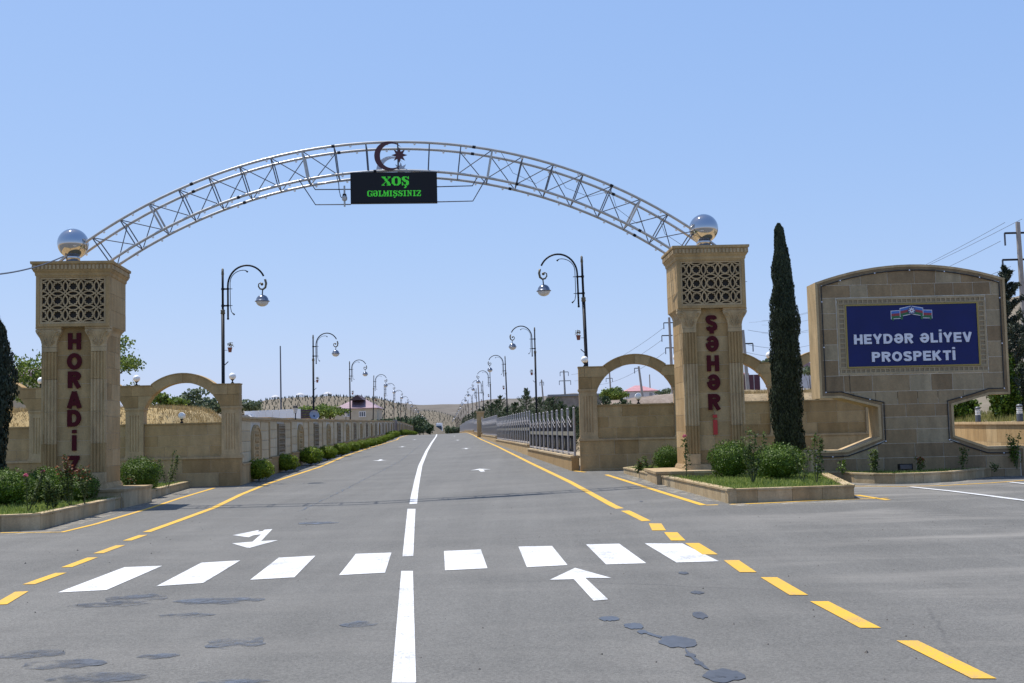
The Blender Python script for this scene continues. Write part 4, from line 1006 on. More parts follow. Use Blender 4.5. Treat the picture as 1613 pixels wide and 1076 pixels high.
# ------------------------------------------------------------------ street lamps
def lamp_proto():
    root = empty('street_lamp')
    MB().tube([(0, 0, -.1), (0, 0, 5.05)], .05, 12).build('pole', BLACKM, root, smooth=True)
    MB().tube([(0, 0, 5.05), (0, 0, 6.3)], .034, 12).build('upper_pole', BLACKM, root, smooth=True)
    b = MB(); b.lathe([(.05, 4.98), (.07, 5.0), (.058, 5.06), (.072, 5.09), (.04, 5.12)], 12); b.lathe([(.034, 6.13), (.042, 6.15), (.03, 6.3), (.012, 6.33)], 10); b.build('collars', BRONZE, root, smooth=True)
    pts = [(.15, 0, 4.9), (.15, 0, 5.81)]
    pts += [(.70-.55*math.cos(a), 0, 5.81+.59*math.sin(a)) for a in [PI*i/20 for i in range(1, 18)]]
    b = MB(); b.tube(pts, .027, 10); b.lathe([(.027, 4.82), (.034, 4.86), (.02, 4.9)], 8, (.15, 0, 0)); b.build('gooseneck', BLACKM, root, smooth=True)
    for z in (5.23, 5.72):
        b = MB(); b.tube([(-.01, 0, z), (.15, 0, z), (.16, 0, z), (.28, 0, z)], [.024, .024, .01, .01], 8); b.lathe([(.03, -.03), (.047, -.03), (.047, .03), (.03, .03)], 10, (0, 0, z)); b.lathe([(.02, -.025), (.036, -.025), (.036, .025), (.02, .025)], 10, (.15, 0, z))
        b.build('bracket', BLACKM, root)
    sp = [(1.232, 0, 5.98), (1.262, 0, 5.86), (1.24, 0, 5.74), (1.17, 0, 5.685), (1.09, 0, 5.70), (1.04, 0, 5.77), (1.045, 0, 5.845), (1.10, 0, 5.88), (1.15, 0, 5.85)]
    b = MB(); b.tube(sp, [.034, .034, .032, .028, .024, .02, .018, .016, .02], 8); b.ball((1.14, 0, 5.84), .045, 10, 8); b.build('scroll', BRONZE, root, smooth=True)
    tp = [(.31, 0, 4.98), (.25, 0, 5.05), (.22, 0, 5.2), (.215, 0, 5.9)] + [(.60-.385*math.cos(a), 0, 5.9+.36*math.sin(a)) for a in [PI*i/20 for i in range(2, 12)]]
    b = MB(); b.tube(tp, .011, 6); b.tube([(.27, 0, 5.02), (.34, 0, 4.96)], [.012, .028], 6); b.tube([tp[-1], (tp[-1][0]+.07, 0, tp[-1][2]-.05)], [.012, .03], 6); b.build('ornament_rod', BLACKM, root, smooth=True)
    b = MB(); b.tube([(1.16, 0, 5.69), (1.147, 0, 5.5)], .017, 8); b.build('hanger', BLACKM, root)
    h = MB().lathe([(.02, 5.53), (.06, 5.52), (.12, 5.49), (.165, 5.43), (.185, 5.36), (.215, 5.345), (.215, 5.33), (.18, 5.33)], 24, (1.147, 0, 0)).build('lamp_dome', LAMPD, root, smooth=True)
    MB().ball((1.147, 0, 5.335), .185, 24, 8, -PI/2, 0, .82).build('glass_bowl', GLASSW, root, smooth=True)
    b = MB(); b.tube([(.05, 0, 3.93), (.13, 0, 3.93)], .007, 5); b.tube([(.045, 0, 3.5), (.15, 0, 3.6)], .014, 6); b.build('arm_stub', BLACKM, root)
    pot = MB().lathe([(.045, 3.87), (.06, 3.97), (.07, 3.99), (.07, 4.01), (.055, 4.01)], 12, (.2, 0, 0)).build('flower_pot', CLAY, root)
    b = MB(); rr_ = random.Random(5)
    for i in range(60):
        a, e, r = rr_.uniform(0, 6.28), rr_.uniform(-.2, 1.4), rr_.uniform(.04, .12)
        c = Vector((.2+r*math.cos(a)*math.cos(e), r*math.sin(a)*math.cos(e), 4.05+r*math.sin(e)))
        u = Vector([rr_.uniform(-1, 1) for _ in range(3)]).normalized()*.024; w = u.cross(Vector([rr_.uniform(-1, 1) for _ in range(3)])).normalized()*.014
        b.add([c-u, c-w, c+u, c+w], [(0, 1, 2, 3)])
    b.build('dried_plant', leaf('withered_leaves', (.05, .05, .03), (.2, .17, .1)), pot)
    return root
LP = lamp_proto()
LS = [(352, 34), (494, 60), (552, 86), (587, 112)]
used = False
for side in (-1, 1):
    for i in range(17):
        d = 34+26*i
        if side < 0: X = px2x(LS[i][0], d) if i < 4 else CX(d)-5.95
        else: X = px2x((930, 846, 801, 775)[i], d) if i < 4 else CX(d)+5.7
        o = LP if not used else copy_tree(LP); used = True
        lean = [(.0, .0), (0, .004), (0, 0), (0, .03), (0, .0)][i % 5][1] if side < 0 else [.03, .0, .035, .02, .02][i % 5]
        o.location = (X, d, gz(X, d)-(.1 if side < 0 else .16)); o.rotation_euler = (0, -lean*(1 if side > 0 else -1)*1.0, 0 if side < 0 else PI)
        if side > 0: o.rotation_euler = (0, lean*-1, PI) if False else (0, 0, PI); 
        if side > 0: o.rotation_euler = (Matrix.Rotation(-lean*.6, 3, 'Y') @ Matrix.Rotation(PI, 3, 'Z')).to_euler()
        o.rotation_euler.z += R_.uniform(-.05, .05)
        tag(o, 'black gooseneck street lamp, %s along the %s' % (NTH[i], 'carved wall' if side < 0 else 'silver fence'), 'street lamp', 'street lamps lining the avenue')

# ------------------------------------------------------------------ vegetation makers
def rvec(r): 
    while True:
        v = Vector((r.uniform(-1, 1), r.uniform(-1, 1), r.uniform(-1, 1)))
        if .05 < v.length < 1: return v.normalized()
def leafq(b, c, n, L, W, r, up=0):
    u = rvec(r); u = (u - n*u.dot(n)); 
    if up: u = u+Vector((0, 0, up))
    u = u.normalized(); w = n.cross(u).normalized()
    k = len(b.v); cu = c+u*L; b.v += [tuple(c-u*L*.9), tuple(c-w*W+u*L*.1), tuple(cu), tuple(c+w*W+u*L*.1)]; b.f.append((k, k+1, k+2, k+3))
def cloud(b, n, cen, rad, L, W, seed, rough=.18, shell=.6, freq=2.2, tilt=.9, flatb=-.75):
    r = random.Random(seed); cen = Vector(cen)
    for _ in range(n):
        d = rvec(r)
        if d.z < flatb: d.z = -d.z*.3; d.normalize()
        k = (1+rough*mnoise.noise(d*freq+Vector((seed, 0, 0)))*2)*(shell+(1-shell)*r.random()**.5)
        c = cen+Vector((d.x*rad[0], d.y*rad[1], d.z*rad[2]))*k
        nn = (d+rvec(r)*tilt).normalized(); s = r.uniform(.7, 1.25)
        leafq(b, c, nn, L*s, W*s, r)
def lump(cen, rad, seed, k=.8, n=20, m=12, rough=.15, freq=2.2, flatb=None):
    b = MB(); cen = Vector(cen)
    for j in range(m+1):
        e = -PI/2+PI*j/m
        for i in range(n):
            a = 2*PI*i/n; d = Vector((math.cos(a)*math.cos(e), math.sin(a)*math.cos(e), math.sin(e)))
            q = k*(1+rough*mnoise.noise(d*freq+Vector((seed, 0, 0)))*2)
            b.v.append(tuple(cen+Vector((d.x*rad[0], d.y*rad[1], d.z*rad[2]))*q))
    for j in range(m):
        for i in range(n): b.f.append((j*n+i, j*n+(i+1) % n, (j+1)*n+(i+1) % n, (j+1)*n+i))
    return b
def bush_meshes(n, leaves, mt, seed, L=.022, W=.013, rad=(.5, .5, .46)):
    out = []
    for i in range(n):
        b = MB(); cloud(b, leaves, (0, 0, rad[2]*.93), rad, L, W, seed+i*7, .13, .74)
        rr = random.Random(seed+i)
        for _ in range(leaves//8):      # sprigs that break the outline
            d = rvec(rr); d.z = abs(d.z)*.9+.05; d.normalize(); c = Vector((d.x*rad[0], d.y*rad[1], rad[2]*.93+d.z*rad[2]))*rr.uniform(.98, 1.1)
            leafq(b, c, (d+rvec(rr)).normalized(), L*1.1, W, rr, 1)
        me = b.mesh('foliage'); me.materials.append(mt)
        c = lump((0, 0, rad[2]*.9), rad, seed+i*7, .77); cm = c.mesh('foliage_core', True); cm.materials.append(mt)  # solid leaf-coloured lump added inside the foliage to block see-through
        out.append((me, cm))
    return out
BUSH = bush_meshes(3, 5200, LEAFB, 11); BUSHS = bush_meshes(3, 3200, LEAFS, 31, .03, .02)
STM = MB(); 
for i in range(5): STM.tube([(0, 0, 0), (.14*math.cos(i*1.3), .14*math.sin(i*1.3), .3)], .012, 5)
STMM = STM.mesh('stems'); STMM.materials.append(BARK)
def bush(name, p, s, label, pool=BUSH, i=0, group=None, cat='bush', rz=0):
    o = empty(name, p, rz, label=label, cat=cat, group=group)
    o.scale = s
    me, cm = pool[i % len(pool)]
    put('foliage', me, o); put('foliage_core', cm, o); put('stems', STMM, o)
    return o
def rose(p, h, seed, label, sp=.22, red=0, pink=0, n=3, leaves=90, mt=LEAFR):
    r = random.Random(seed); o = empty('rose_bush', p, r.uniform(0, 6), label=label, cat='rose bush', group='rose bushes in the planters')
    sb, lb, tb, pb = MB(), MB(), MB(), MB()
    for k in range(n):
        a = r.uniform(0, 6.28); q = r.uniform(.3, 1)*sp; hh = h*r.uniform(.72, 1)
        pts = [(0, 0, 0)]
        for i in range(1, 6):
            t = i/5; pts.append((q*math.cos(a)*t**.8+r.uniform(-.02, .02), q*math.sin(a)*t**.8+r.uniform(-.02, .02), hh*t))
        sb.tube(pts, [.009, .008, .007, .006, .005, .003], 5)
        for i in range(leaves):
            t = r.uniform(.18, 1.02)**.85; j = min(4, int(t*5)); f = min(1, t*5-j); c = Vector(pts[j]).lerp(Vector(pts[j+1]), f)
            c += rvec(r)*r.uniform(.02, .1)*(1.25-t*.55); nn = (Vector((0, 0, 1))+rvec(r)*.9).normalized()
            tgt = tb if (red and t > .72 and r.random() < red) else lb
            leafq(tgt, c, nn, .03*r.uniform(.7, 1.3), .019, r)
        if pink and k < pink:
            c = Vector(pts[-1])+Vector((0, 0, .03)); cloud(pb, 40, c, (.035, .035, .03), .02, .018, seed+k)
    sb.build('stems', STEM, o); lb.build('leaves', mt, o)
    if tb.v: tb.build('red_shoots', TIPR, o, kind='stuff')
    if pb.v: pb.build('blossom', ROSE, o)
    return o
def in_poly(x, y, P):
    c = False; n = len(P)
    for i in range(n):
        (x0, y0), (x1, y1) = P[i], P[i-1]
        if (y0 > y) != (y1 > y) and x < (x1-x0)*(y-y0)/(y1-y0)+x0: c = not c
    return c
def blades(name, P, zf, n, h, w, mt, seed, parent=None, clump=.35, dens=None, **kw):
    r = random.Random(seed); b = MB(); xs = [p[0] for p in P]; ys = [p[1] for p in P]; k = 0; tries = 0
    while k < n and tries < n*12:
        tries += 1
        x, y = r.uniform(min(xs), max(xs)), r.uniform(min(ys), max(ys))
        if not in_poly(x, y, P): continue
        q = .5+.5*mnoise.noise(Vector((x*1.7, y*1.7, seed)))
        if dens and r.random() > dens(x, y): continue
        if q < clump*r.random()*1.6: continue
        k += 1; z = zf(x, y); hh = h*(.45+q)*r.uniform(.6, 1.25); a = r.uniform(0, 6.28); lx, ly = r.uniform(-.5, .5)*hh, r.uniform(-.5, .5)*hh
        i = len(b.v); b.v += [(x-math.cos(a)*w, y-math.sin(a)*w, z), (x+math.cos(a)*w, y+math.sin(a)*w, z), (x+lx, y+ly, z+hh)]; b.f.append((i, i+1, i+2))
    return b.build(name, mt, parent, kind='stuff', **kw)

# ------------------------------------------------------------------ planters
def planter(name, P, ztop, kerb_edges, label, lawn, seed=1, kw_=.14, sl=.62, grass_h=.07):
    """P closed polygon; kerb_edges: indices of edges that carry kerb stones"""
    cx, cy = sum(p[0] for p in P)/len(P), sum(p[1] for p in P)/len(P)
    root = empty(name, (cx, cy, gz(cx, cy)), 0, label=label, cat='planter', group='stone edged planters'); o0 = Vector(root.location)
    b = MB(); b.v = [(x-cx, y-cy, ztop(x, y)-.05-o0.z) for x, y in P]; b.f = [tuple(range(len(P)))]
    me = b.mesh('soil'); me.materials.append(SOIL); put('soil', me, root)
    r = random.Random(seed); area = sum(P[i-1][0]*P[i][1]-P[i][0]*P[i-1][1] for i in range(len(P))); sg = 1 if area > 0 else -1
    for e in kerb_edges:
        A, B = Vector(P[e]), Vector(P[(e+1) % len(P)]); L = (B-A).length; d = (B-A)/L; n = Vector((d.y, -d.x))*sg
        s = 0
        while s < L-.01:
            l = sl*r.uniform(.8, 1.2)
            if L-s-l < sl*.4: l = L-s
            a, c = A+d*(s+.003), A+d*(s+l-.003); m = (a+c)/2; zt = ztop(m.x, m.y); zb_ = gz(m.x, m.y)-.25
            Q = [a, c, c-n*kw_, a-n*kw_]
            b = MB(); b.prismz([(q.x-cx, q.y-cy) for q in Q], zb_-o0.z, zt-.03-o0.z)
            Q = [a+n*.015, c+n*.015, c-n*(kw_+.01), a-n*(kw_+.01)]
            b.prismz([(q.x-cx, q.y-cy) for q in Q], zt-.03-o0.z, zt-o0.z)
            b.build('kerb_stone', KERBST, root); s += l
    if lawn: 
        g = blades('lawn', P, lambda x, y: ztop(x, y)-.05, lawn, grass_h, .011, GRASSM, seed)
        for v in g.data.vertices: v.co -= o0
        g.parent = root
    return root
ZLT = at(59.5, 809, 19.35).z; ZRT = at(1148.7, 770.5, 19.13).z
KL = [(-13.5, 17.75), G(63.5, 834.7), G(191.5, 800), G(299.6, 768.2), (-9.6, 31.9), (-13.5, 31.8)]
planter('lawn_planter', KL, lambda x, y: ZLT, [0, 1, 2, 3], 'stone kerbed lawn planter around the HORADİZ pillar', 26000, 3)
KR = [G(1346, 786), G(1147.4, 793.3), G(1034, 761), G(982.4, 745.7), (3.2, 31.2), (7.3, 31.6), (6.9, 27)]
planter('lawn_planter', KR, lambda x, y: ZRT, [0, 1, 2, 3, 5, 6], 'stone kerbed lawn planter around the ŞƏHƏRİ pillar', 22000, 4)
def plinth(x0, x1, y0, y1, zb_, zt, label):
    o = empty('pillar_plinth', ((x0+x1)/2, (y0+y1)/2, zb_), 0, label=label, cat='stone plinth', group='plinths under the gate pillars')
    w, d = (x1-x0)/2, (y1-y0)/2; h = zt-zb_
    MB().box(-w+.01, -d+.01, -.2, w-.01, d-.01, h-.06).build('plinth_core', DMORTAR, o)
    for sx in (-1, 1):
        for i in range(2):
            b = MB().box(sx*w if sx < 0 else w-.05, -d+i*d+.003, -.2, -w+.05 if sx < 0 else w, -d+(i+1)*d-.003, h-.05); b.build('side_stone', KERBST, o)
    for i in range(3): MB().box(-w+.055+i*(2*w-.11)/3, -d, -.2, -w+.05+(i+1)*(2*w-.11)/3, -d+.05, h-.05).build('front_stone', KERBST, o)
    for i in range(3):
        MB().box(-w-.02+i*(2*w+.04)/3+.002, -d-.02, h-.05, -w-.02+(i+1)*(2*w+.04)/3-.002, d+.02, h).build('top_slab', KERBST, o)
plinth(-10.75, -8.03, 24.25, 26.1, .15, zL-.002, 'wide stone plinth beneath the HORADİZ pillar')
plinth(2.98, 5.35, 24.9, 27.2, .3, zR-.002, 'wide stone plinth beneath the ŞƏHƏRİ pillar')
KS = [G(1255, 752), G(1300, 757), G(1345, 760.5), G(1378, 762), G(1410, 762.5), G(1455, 761), G(1500, 758.5), G(1560, 751), G(1613, 740), (13.2, 29), (7.0, 27)]
planter('curved_planter', KS, lambda x, y: gz(8, 24)+.2, [0, 1, 2, 3, 4, 5, 6, 7, 8], 'curved stone kerbed planter in front of the avenue sign', 9000, 5, sl=.42, grass_h=.06)

# bushes and roses
def lz(px, py, d): p = at(px, py, d); return p
def onp(px, d, z): p = at(px, 700, d); return (p.x, d, z-.05)
bush('round_bush', onp(221, 27.6, ZLT), (.95, .95, .85), 'clipped boxwood right of the HORADİZ pillar', i=0, group='clipped boxwoods')
bush('round_bush', onp(8, 22.6, ZLT), (1.05, 1.05, .78), 'large clipped boxwood at the left end of the left planter', i=1, group='clipped boxwoods')
bush('round_bush', onp(72, 23.7, ZLT), (.9, .9, .74), 'clipped boxwood in front of the HORADİZ pillar, left one', i=2, group='clipped boxwoods')
bush('round_bush', onp(124, 23.6, ZLT), (.78, .8, .62), 'clipped boxwood in front of the letter Z of HORADİZ', i=0, group='clipped boxwoods', rz=2)
bush('round_bush', onp(1050, 28.4, ZRT), (.62, .62, .66), 'small clipped boxwood left of the ŞƏHƏRİ pillar', i=2, group='clipped boxwoods', rz=1)
bush('round_bush', onp(1150, 24.0, ZRT), (.88, .88, .82), 'clipped boxwood in front of the ŞƏHƏRİ pillar', i=1, group='clipped boxwoods', rz=3)
bush('round_bush', onp(1226, 22.9, ZRT), (1.02, 1.0, .75), 'widest clipped boxwood, at the foot of the tall cypress', i=0, group='clipped boxwoods', rz=4)
rose(onp(45, 20.6, ZLT), .85, 1, 'rose bush with pink blossoms at the left edge of the left planter', .3, 0, 2, 4)
rose(onp(112, 21.6, ZLT), .98, 2, 'tall rose bush with red shoots covering the foot of the letter Z', .24, .6, 0, 5, 110)
rose(onp(75, 21.0, ZLT), .62, 3, 'low rose bush in front of the boxwoods of the left planter', .2)
rose(onp(84, 20.9, ZLT), .48, 4, 'leafy rose seedling between two rose bushes, left planter', .15)
rose(onp(134, 22.0, ZLT), .72, 5, 'rose bush with red tips before the right pilaster of HORADİZ', .17, .5, 0, 3, 110)
rose(onp(209, 25.4+1.4, ZLT), .48, 6, 'small rose bush in front of the boxwood beside the HORADİZ pillar', .25, .2)
rose(onp(264, 28.9, ZLT), .95, 7, 'grey-leaved rose bush near the end of the left planter', .3, 0, 0, 4, 70)
rose(onp(1079, 24.3, ZRT), .92, 8, 'tall thin rose with a pink bud at the corner of the ŞƏHƏRİ pillar', .1, 0, 1, 2, 60)
rose(onp(1184, 21.4, ZRT), 1.0, 9, 'tall open rose bush in front of the clipped boxwoods, right planter', .26, 0, 0, 5, 100)
rose(onp(1284, 20.7, ZRT), 1.05, 10, 'tall rose bush at the right end of the right planter', .15, 0, 0, 3, 90)
rose(onp(1262, 21.6, ZRT), .75, 11, 'shorter rose bush just left of the tall one, right planter', .18, 0, 0, 3, 60)
rose(onp(1002, 27.8, ZRT), .3, 12, 'low rose at the far corner of the right planter', .2, .1)
rose(onp(1021, 27.2, ZRT), .42, 13, 'low yellowish rose left of the small boxwood', .18, 0, 0, 3, 50)
ZS = gz(8, 24)+.2
rose(onp(1373, 24.3, ZS), .5, 14, 'small rose bush before the base of the avenue sign, left one', .14)
rose(onp(1446, 24.2, ZS), .38, 15, 'small orange-tipped rose before the middle of the sign base', .1, .6, 0, 3, 50)
rose(onp(1512, 24.3, ZS), .52, 16, 'slim rose bush before the right half of the sign base', .12, 0, 0, 3, 50)
rose(onp(1600, 24.9, ZS), .75, 17, 'dark climbing rose at the right end of the sign base', .16, 0, 0, 5, 80, LEAFB)
rose(onp(1325, 24.2, ZS), .4, 18, 'dark rose stems at the left end of the sign base', .1, 0, 0, 3, 30, LEAFB)
rose(onp(1567, 24.2, ZS), .18, 19, 'tiny green seedling in the sign planter', .1, 0, 0, 3, 20)
# shrubs in front of the carved wall
bx = [(407.6,757,.86),(450,744,.8),(489.6,730,.95),(515.5,723,.85),(538,717,.85),(556,710,.8),(571,706,.8),(584,702,.8),(594,699,.75),(602,697,.8),(608,694.6,.8),(614,692.6,.8)]
dd = [34.6, 40.9, 47.2, 53.4, 59.6, 66.5, 73, 80, 86, 93, 101, 110]
for i, (px, py, s) in enumerate(bx):
    d = dd[i]; X = at(px, 700, d).x; s = s*(1 if i else .98)
    bush('wall_shrub', (X, d, gz(X, d)+.02), (s, s*1.1, .82*s), 'bright green shrub, %s along the carved wall' % NTH[i], BUSHS, i, 'shrubs along the carved wall', rz=i*1.3)
for i in range(12):
    d = 118+7*i if i < 3 else 130+8*i; X = CX(d)-4.5
    bush('wall_shrub', (X, d, gz(X, d)), (.9, 1.2, .85), 'small far green shrub, %s at the foot of the carved wall' % NTH[12+i], BUSHS, i, 'far shrubs along the carved wall', rz=i)

# tall cypress, left juniper
def columnar(p, H, prof, n, label, mt, seed, L=.06, W=.02, name='cypress_tree', cat='cypress', sway=.03, spread=.5):
    o = empty(name, p, 0, label=label, cat=cat); r = random.Random(seed); b = MB()
    def rad(t):
        for (a, ra), (c, rc) in zip(prof, prof[1:]):
            if t <= c: return ra+(rc-ra)*(t-a)/(c-a)
        return prof[-1][1]
    def off(t): return Vector((sway*math.sin(t*5+seed)-.09*max(0, t-.6)*2.5, sway*math.cos(t*4), 0))
    for _ in range(n):
        t = r.random()**1.08; a = r.uniform(0, 2*PI); R = rad(t)
        k = 1+.26*mnoise.noise(Vector((math.cos(a)*1.6, math.sin(a)*1.6, t*H*2.4+seed)))+.13*mnoise.noise(Vector((math.cos(a)*4, math.sin(a)*4, t*H*6)))
        q = R*k*(.72+.3*r.random()**.6)
        c = Vector((math.cos(a)*q, math.sin(a)*q, t*H))+off(t)
        nn = (Vector((math.cos(a), math.sin(a), .1))+rvec(r)*spread).normalized()
        leafq(b, c, nn, L*r.uniform(.6, 1.3), W*r.uniform(.7, 1.2), r, 1.6)
    b.build('foliage', mt, o)
    c = MB(); N = 20; M_ = 40
    for j in range(M_+1):
        t = j/M_*.97; 
        for i in range(N):
            a = 2*PI*i/N; k = 1+.26*mnoise.noise(Vector((math.cos(a)*1.6, math.sin(a)*1.6, t*H*2.4+seed)))
            q = rad(t)*k*.7; c.v.append(tuple(Vector((math.cos(a)*q, math.sin(a)*q, t*H))+off(t)))
    for j in range(M_):
        for i in range(N): c.f.append((j*N+i, j*N+(i+1) % N, (j+1)*N+(i+1) % N, (j+1)*N+i))
    c.build('inner_foliage', mt, o, smooth=True)
    MB().tube([(0, 0, -.15), (0, 0, H*.5)], [.07, .03], 8).build('trunk', BARK, o)
    return o
cp = at(1244, 700, 27.6); ct = at(1233, 353, 27.6)
columnar((cp.x, 27.6, ZRT-.1), ct.z-ZRT+.1, [(0, .30), (.05, .34), (.25, .37), (.45, .335), (.6, .35), (.66, .295), (.74, .26), (.84, .205), (.91, .14), (.975, .105), (1, .03)], 42000, 'tall dark narrow cypress between the ŞƏHƏRİ pillar and the sign', LEAFC, 3, .034, .013, spread=.8)
jp = at(-14, 700, 24.2); jt = at(4, 478, 24.2)
columnar((jp.x, 24.2, ZLT-.1), jt.z-ZLT, [(0, .15), (.2, .26), (.4, .38), (.6, .5), (.75, .47), (.9, .3), (1, .05)], 16000, 'dark shaggy juniper cut by the left edge of the view', LEAFJ, 9, .05, .018, 'juniper_tree', 'juniper', .05, .9)

def tree(name, p, h, cr, n, mt, label, seed, clumps=12, L=.05, W=.03, trunk=.12, cz=.62, cat='tree', group=None, limbs=7, spreadk=.62, cl=.42):
    o = empty(name, p, 0, label=label, cat=cat, group=group); r = random.Random(seed); b, t = MB(), MB()
    t.tube([(0, 0, -.2), (r.uniform(-.05, .05)*h, 0, h*.3), (0, 0, h*.62)], [trunk, trunk*.8, trunk*.35], 8)
    for k in range(clumps):
        d = rvec(r); d.z = d.z*.9+.1
        c = Vector((d.x*cr[0], d.y*cr[1], d.z*cr[2]))*spreadk*r.uniform(.6, 1.1)+Vector((0, 0, h*cz))
        s = r.uniform(.7, 1.15)*cl; cloud(b, n//clumps, c, (cr[0]*s, cr[1]*s, cr[2]*s), L, W, seed*13+k, .3, .3, 2.5, 1.2, -2)
        if k < limbs: t.tube([(0, 0, h*r.uniform(.2, .4)), (c.x*.5, c.y*.5, c.z*.8+h*.02), tuple(c)], [trunk*.5, trunk*.3, trunk*.12], 6)
    b.build('crown', mt, o); t.build('trunk', BARK, o); return o
def pine(name, p, h, w, n, mt, label, seed, group=None, L=.09, W=.022, cat='pine'):
    o = empty(name, p, 0, label=label, cat=cat, group=group); r = random.Random(seed); b, t = MB(), MB()
    t.tube([(0, 0, -.2), (0, 0, h*.96)], [.05*h/3, .008], 6)
    nb = int(26+h*6)
    for k in range(nb):
        z = h*(.06+.92*(k/nb)); a = k*2.4+r.uniform(-.4, .4); R = w*(1-(k/nb))**.8*r.uniform(.65, 1.2)+.04
        e = Vector((math.cos(a)*R, math.sin(a)*R, R*r.uniform(.35, .9)))
        t.tube([(0, 0, z), (e.x, e.y, z+e.z)], [.012, .004], 4)
        for i in range(n//nb):
            q = r.uniform(.15, 1.05); c = Vector((0, 0, z))+e*q+rvec(r)*(.05+.05*R)
            leafq(b, c, rvec(r), L*r.uniform(.6, 1.2), W, r, .5)
    b.build('needles', mt, o); t.build('trunk', BARK, o); return o
# ------------------------------------------------------------------ left background: mound, trees, sheds, house
def zc_(x, y): return gz(x, y)
mound = MB(); NX, NY = 46, 14
def mz(x, y):
    u = min(1, max(0, (y-33.2)/4)); w = min(1, max(0, (60-y)/16)); v = min(1, max(0, (-8.8-x)/1.6+ (0 if y < 40 else 0)))
    return zc_(x, y)-.1+2.5*(u*u*(3-2*u))*w*min(1, max(.0, (CX(y)-5.6-x)/2.2))*(.93+.07*mnoise.noise(Vector((x*.5, y*.5, 0))))
for j in range(NY+1):
    for i in range(NX+1):
        y = 33.2+(60-33.2)*j/NY; x = CX(y)-5.7-(i/NX)**1.3*22; mound.v.append((x, y, mz(x, y)))
for j in range(NY):
    for i in range(NX):
        a = j*(NX+1)+i; mound.f.append((a+1, a, a+NX+1, a+NX+2))
mound.build('terrain', earth('straw_earth', (.24, .175, .085), (.31, .235, .12), (.38, .3, .17), .4, 5), smooth=True, kind='structure')
blades('dry_grass', [(-8.6, 34), (-9.2, 42), (-10, 50), (-24, 50), (-24, 34)], mz, 48000, .14, .012, DRYG, 21, clump=.1, label='dry straw-coloured grass on the mound behind the left wall')
tree('sparse_tree', tuple(at(126, 700, 34.6).xy)+(.5,), 4.4, (2.25, 1.4, 1.15), 6500, LEAFT, 'sparse leafy tree behind the HORADİZ pillar', 4, 26, .05, .032, .07, .66, limbs=20, spreadk=.95, cl=.26)
def bgtree(px, py_top, py_bot, d, w, n, mt, label, seed, name='tree', L=.1, W=.06, **k):
    top, bot = at(px, py_top, d), at(px, py_bot, d); cz_ = (top.z+bot.z)/2; base = min(gz(top.x, d), bot.z-.3); h = top.z-base
    return tree(name, (top.x, d, base), h, (w/2, w/2, (top.z-bot.z)/2*1.05), n, mt, label, seed, 12, L, W, .1, (cz_-base)/h, **k)
bgtree(256, 620, 652, 58, 2.6, 2600, LEAFT, 'green bushy tree seen through the left arch', 21, spreadk=.7)
bgtree(318, 617, 654, 60, 3.2, 2600, LEAFG, 'grey-green open tree on the right in the left arch', 22, spreadk=.8)
bgtree(390, 630, 652, 75, 2.4, 1400, LEAFG, 'grey-green tree above the start of the carved wall', 23)
bgtree(365, 634, 650, 90, 3, 900, LEAFG, 'low dark tree behind the road end of the left arcade', 24)
bgtree(496, 633, 664, 105, 4.6, 3200, LEAFT, 'round willow left of the purple-roofed house', 25, L=.12, W=.06, spreadk=.7)
bgtree(525, 638, 664, 112, 3.6, 2200, LEAFT, 'smaller willow against the purple-roofed house', 26, L=.12, W=.06)
for i, (px, pt, d, w) in enumerate([(604, 656, 210, 6), (615, 655, 230, 6), (640, 656, 230, 9), (650, 653, 260, 8), (660, 660, 290, 8), (672, 662, 330, 4.5), (666, 663, 300, 5)]):
    bgtree(px, pt, 686, d, w, 1500, LEAFP, 'dark green tree beyond the carved wall, %s of that row from the left' % NTH[i], 40+i, L=.3, W=.14, group='trees beyond the carved wall')
for i, (px, pt, d, w) in enumerate([(664, 671, 500, 6), (674, 671, 500, 4), (705, 670, 500, 6), (714, 669, 500, 7), (724, 671, 500, 6)]):
    bgtree(px, pt, 687, d, w, 900, LEAFG, 'hazy green tree at the far end of the avenue, %s from the left' % NTH[i], 60+i, L=.4, W=.2, group='trees at the far end of the avenue')
# white shed roof, dark slat board, dish
def boxpx(px0, px1, pyt, pyb, d, depth, rz=0): 
    a, c = at(px0, pyb, d), at(px1, pyt, d); return a.x, c.x, min(a.z, gz(a.x, d)), c.z
x0, x1, z0, z1 = boxpx(385, 473.5, 644, 662, 62, 3)
o = empty('white_shed', ((x0+x1)/2, 62, 0), 0, label='long white sheet metal shed above the carved wall', cat='shed')
W = (x1-x0)/2
for i in range(8): MB().box(-W+i*W/4+.01, 0, 0, -W+(i+1)*W/4-.01, .08, at(385, 648, 62).z+(z1-at(385, 648, 62).z)*(i+1)/8).build('wall_sheet', WHITEM, o)
MB().prism([(-W-2.2, z1-.75), (-W-1.6, z1-.5), (-W+.3, z1-.25), (-W+.5, z1-.4), (-W-.2, z1-.7)], -.6, 2.5).build('roof', plain('grey_roof_sheet', (.45, .45, .46), .6), o)
x0, x1, z0, z1 = boxpx(474, 500, 643.5, 662, 63, 1)
o = empty('slat_screen', ((x0+x1)/2, 63, gz(x0, 63)), 0, label='dark brown slatted screen beside the white shed', cat='screen')
h = z1-o.location.z
for i in range(9): MB().box(-(x1-x0)/2, 0, h-.05-i*.13-.1, (x1-x0)/2, .03, h-.05-i*.13).build('slat', ROOFD, o)
for q in (-.45, .45): MB().box(q*(x1-x0)-.03, .03, 0, q*(x1-x0)+.03, .09, h).build('post', BARK, o)
p = at(495, 654, 58); o = empty('satellite_dish', tuple(p), .5, label='blue-grey satellite dish rising behind the carved wall', cat='satellite dish')
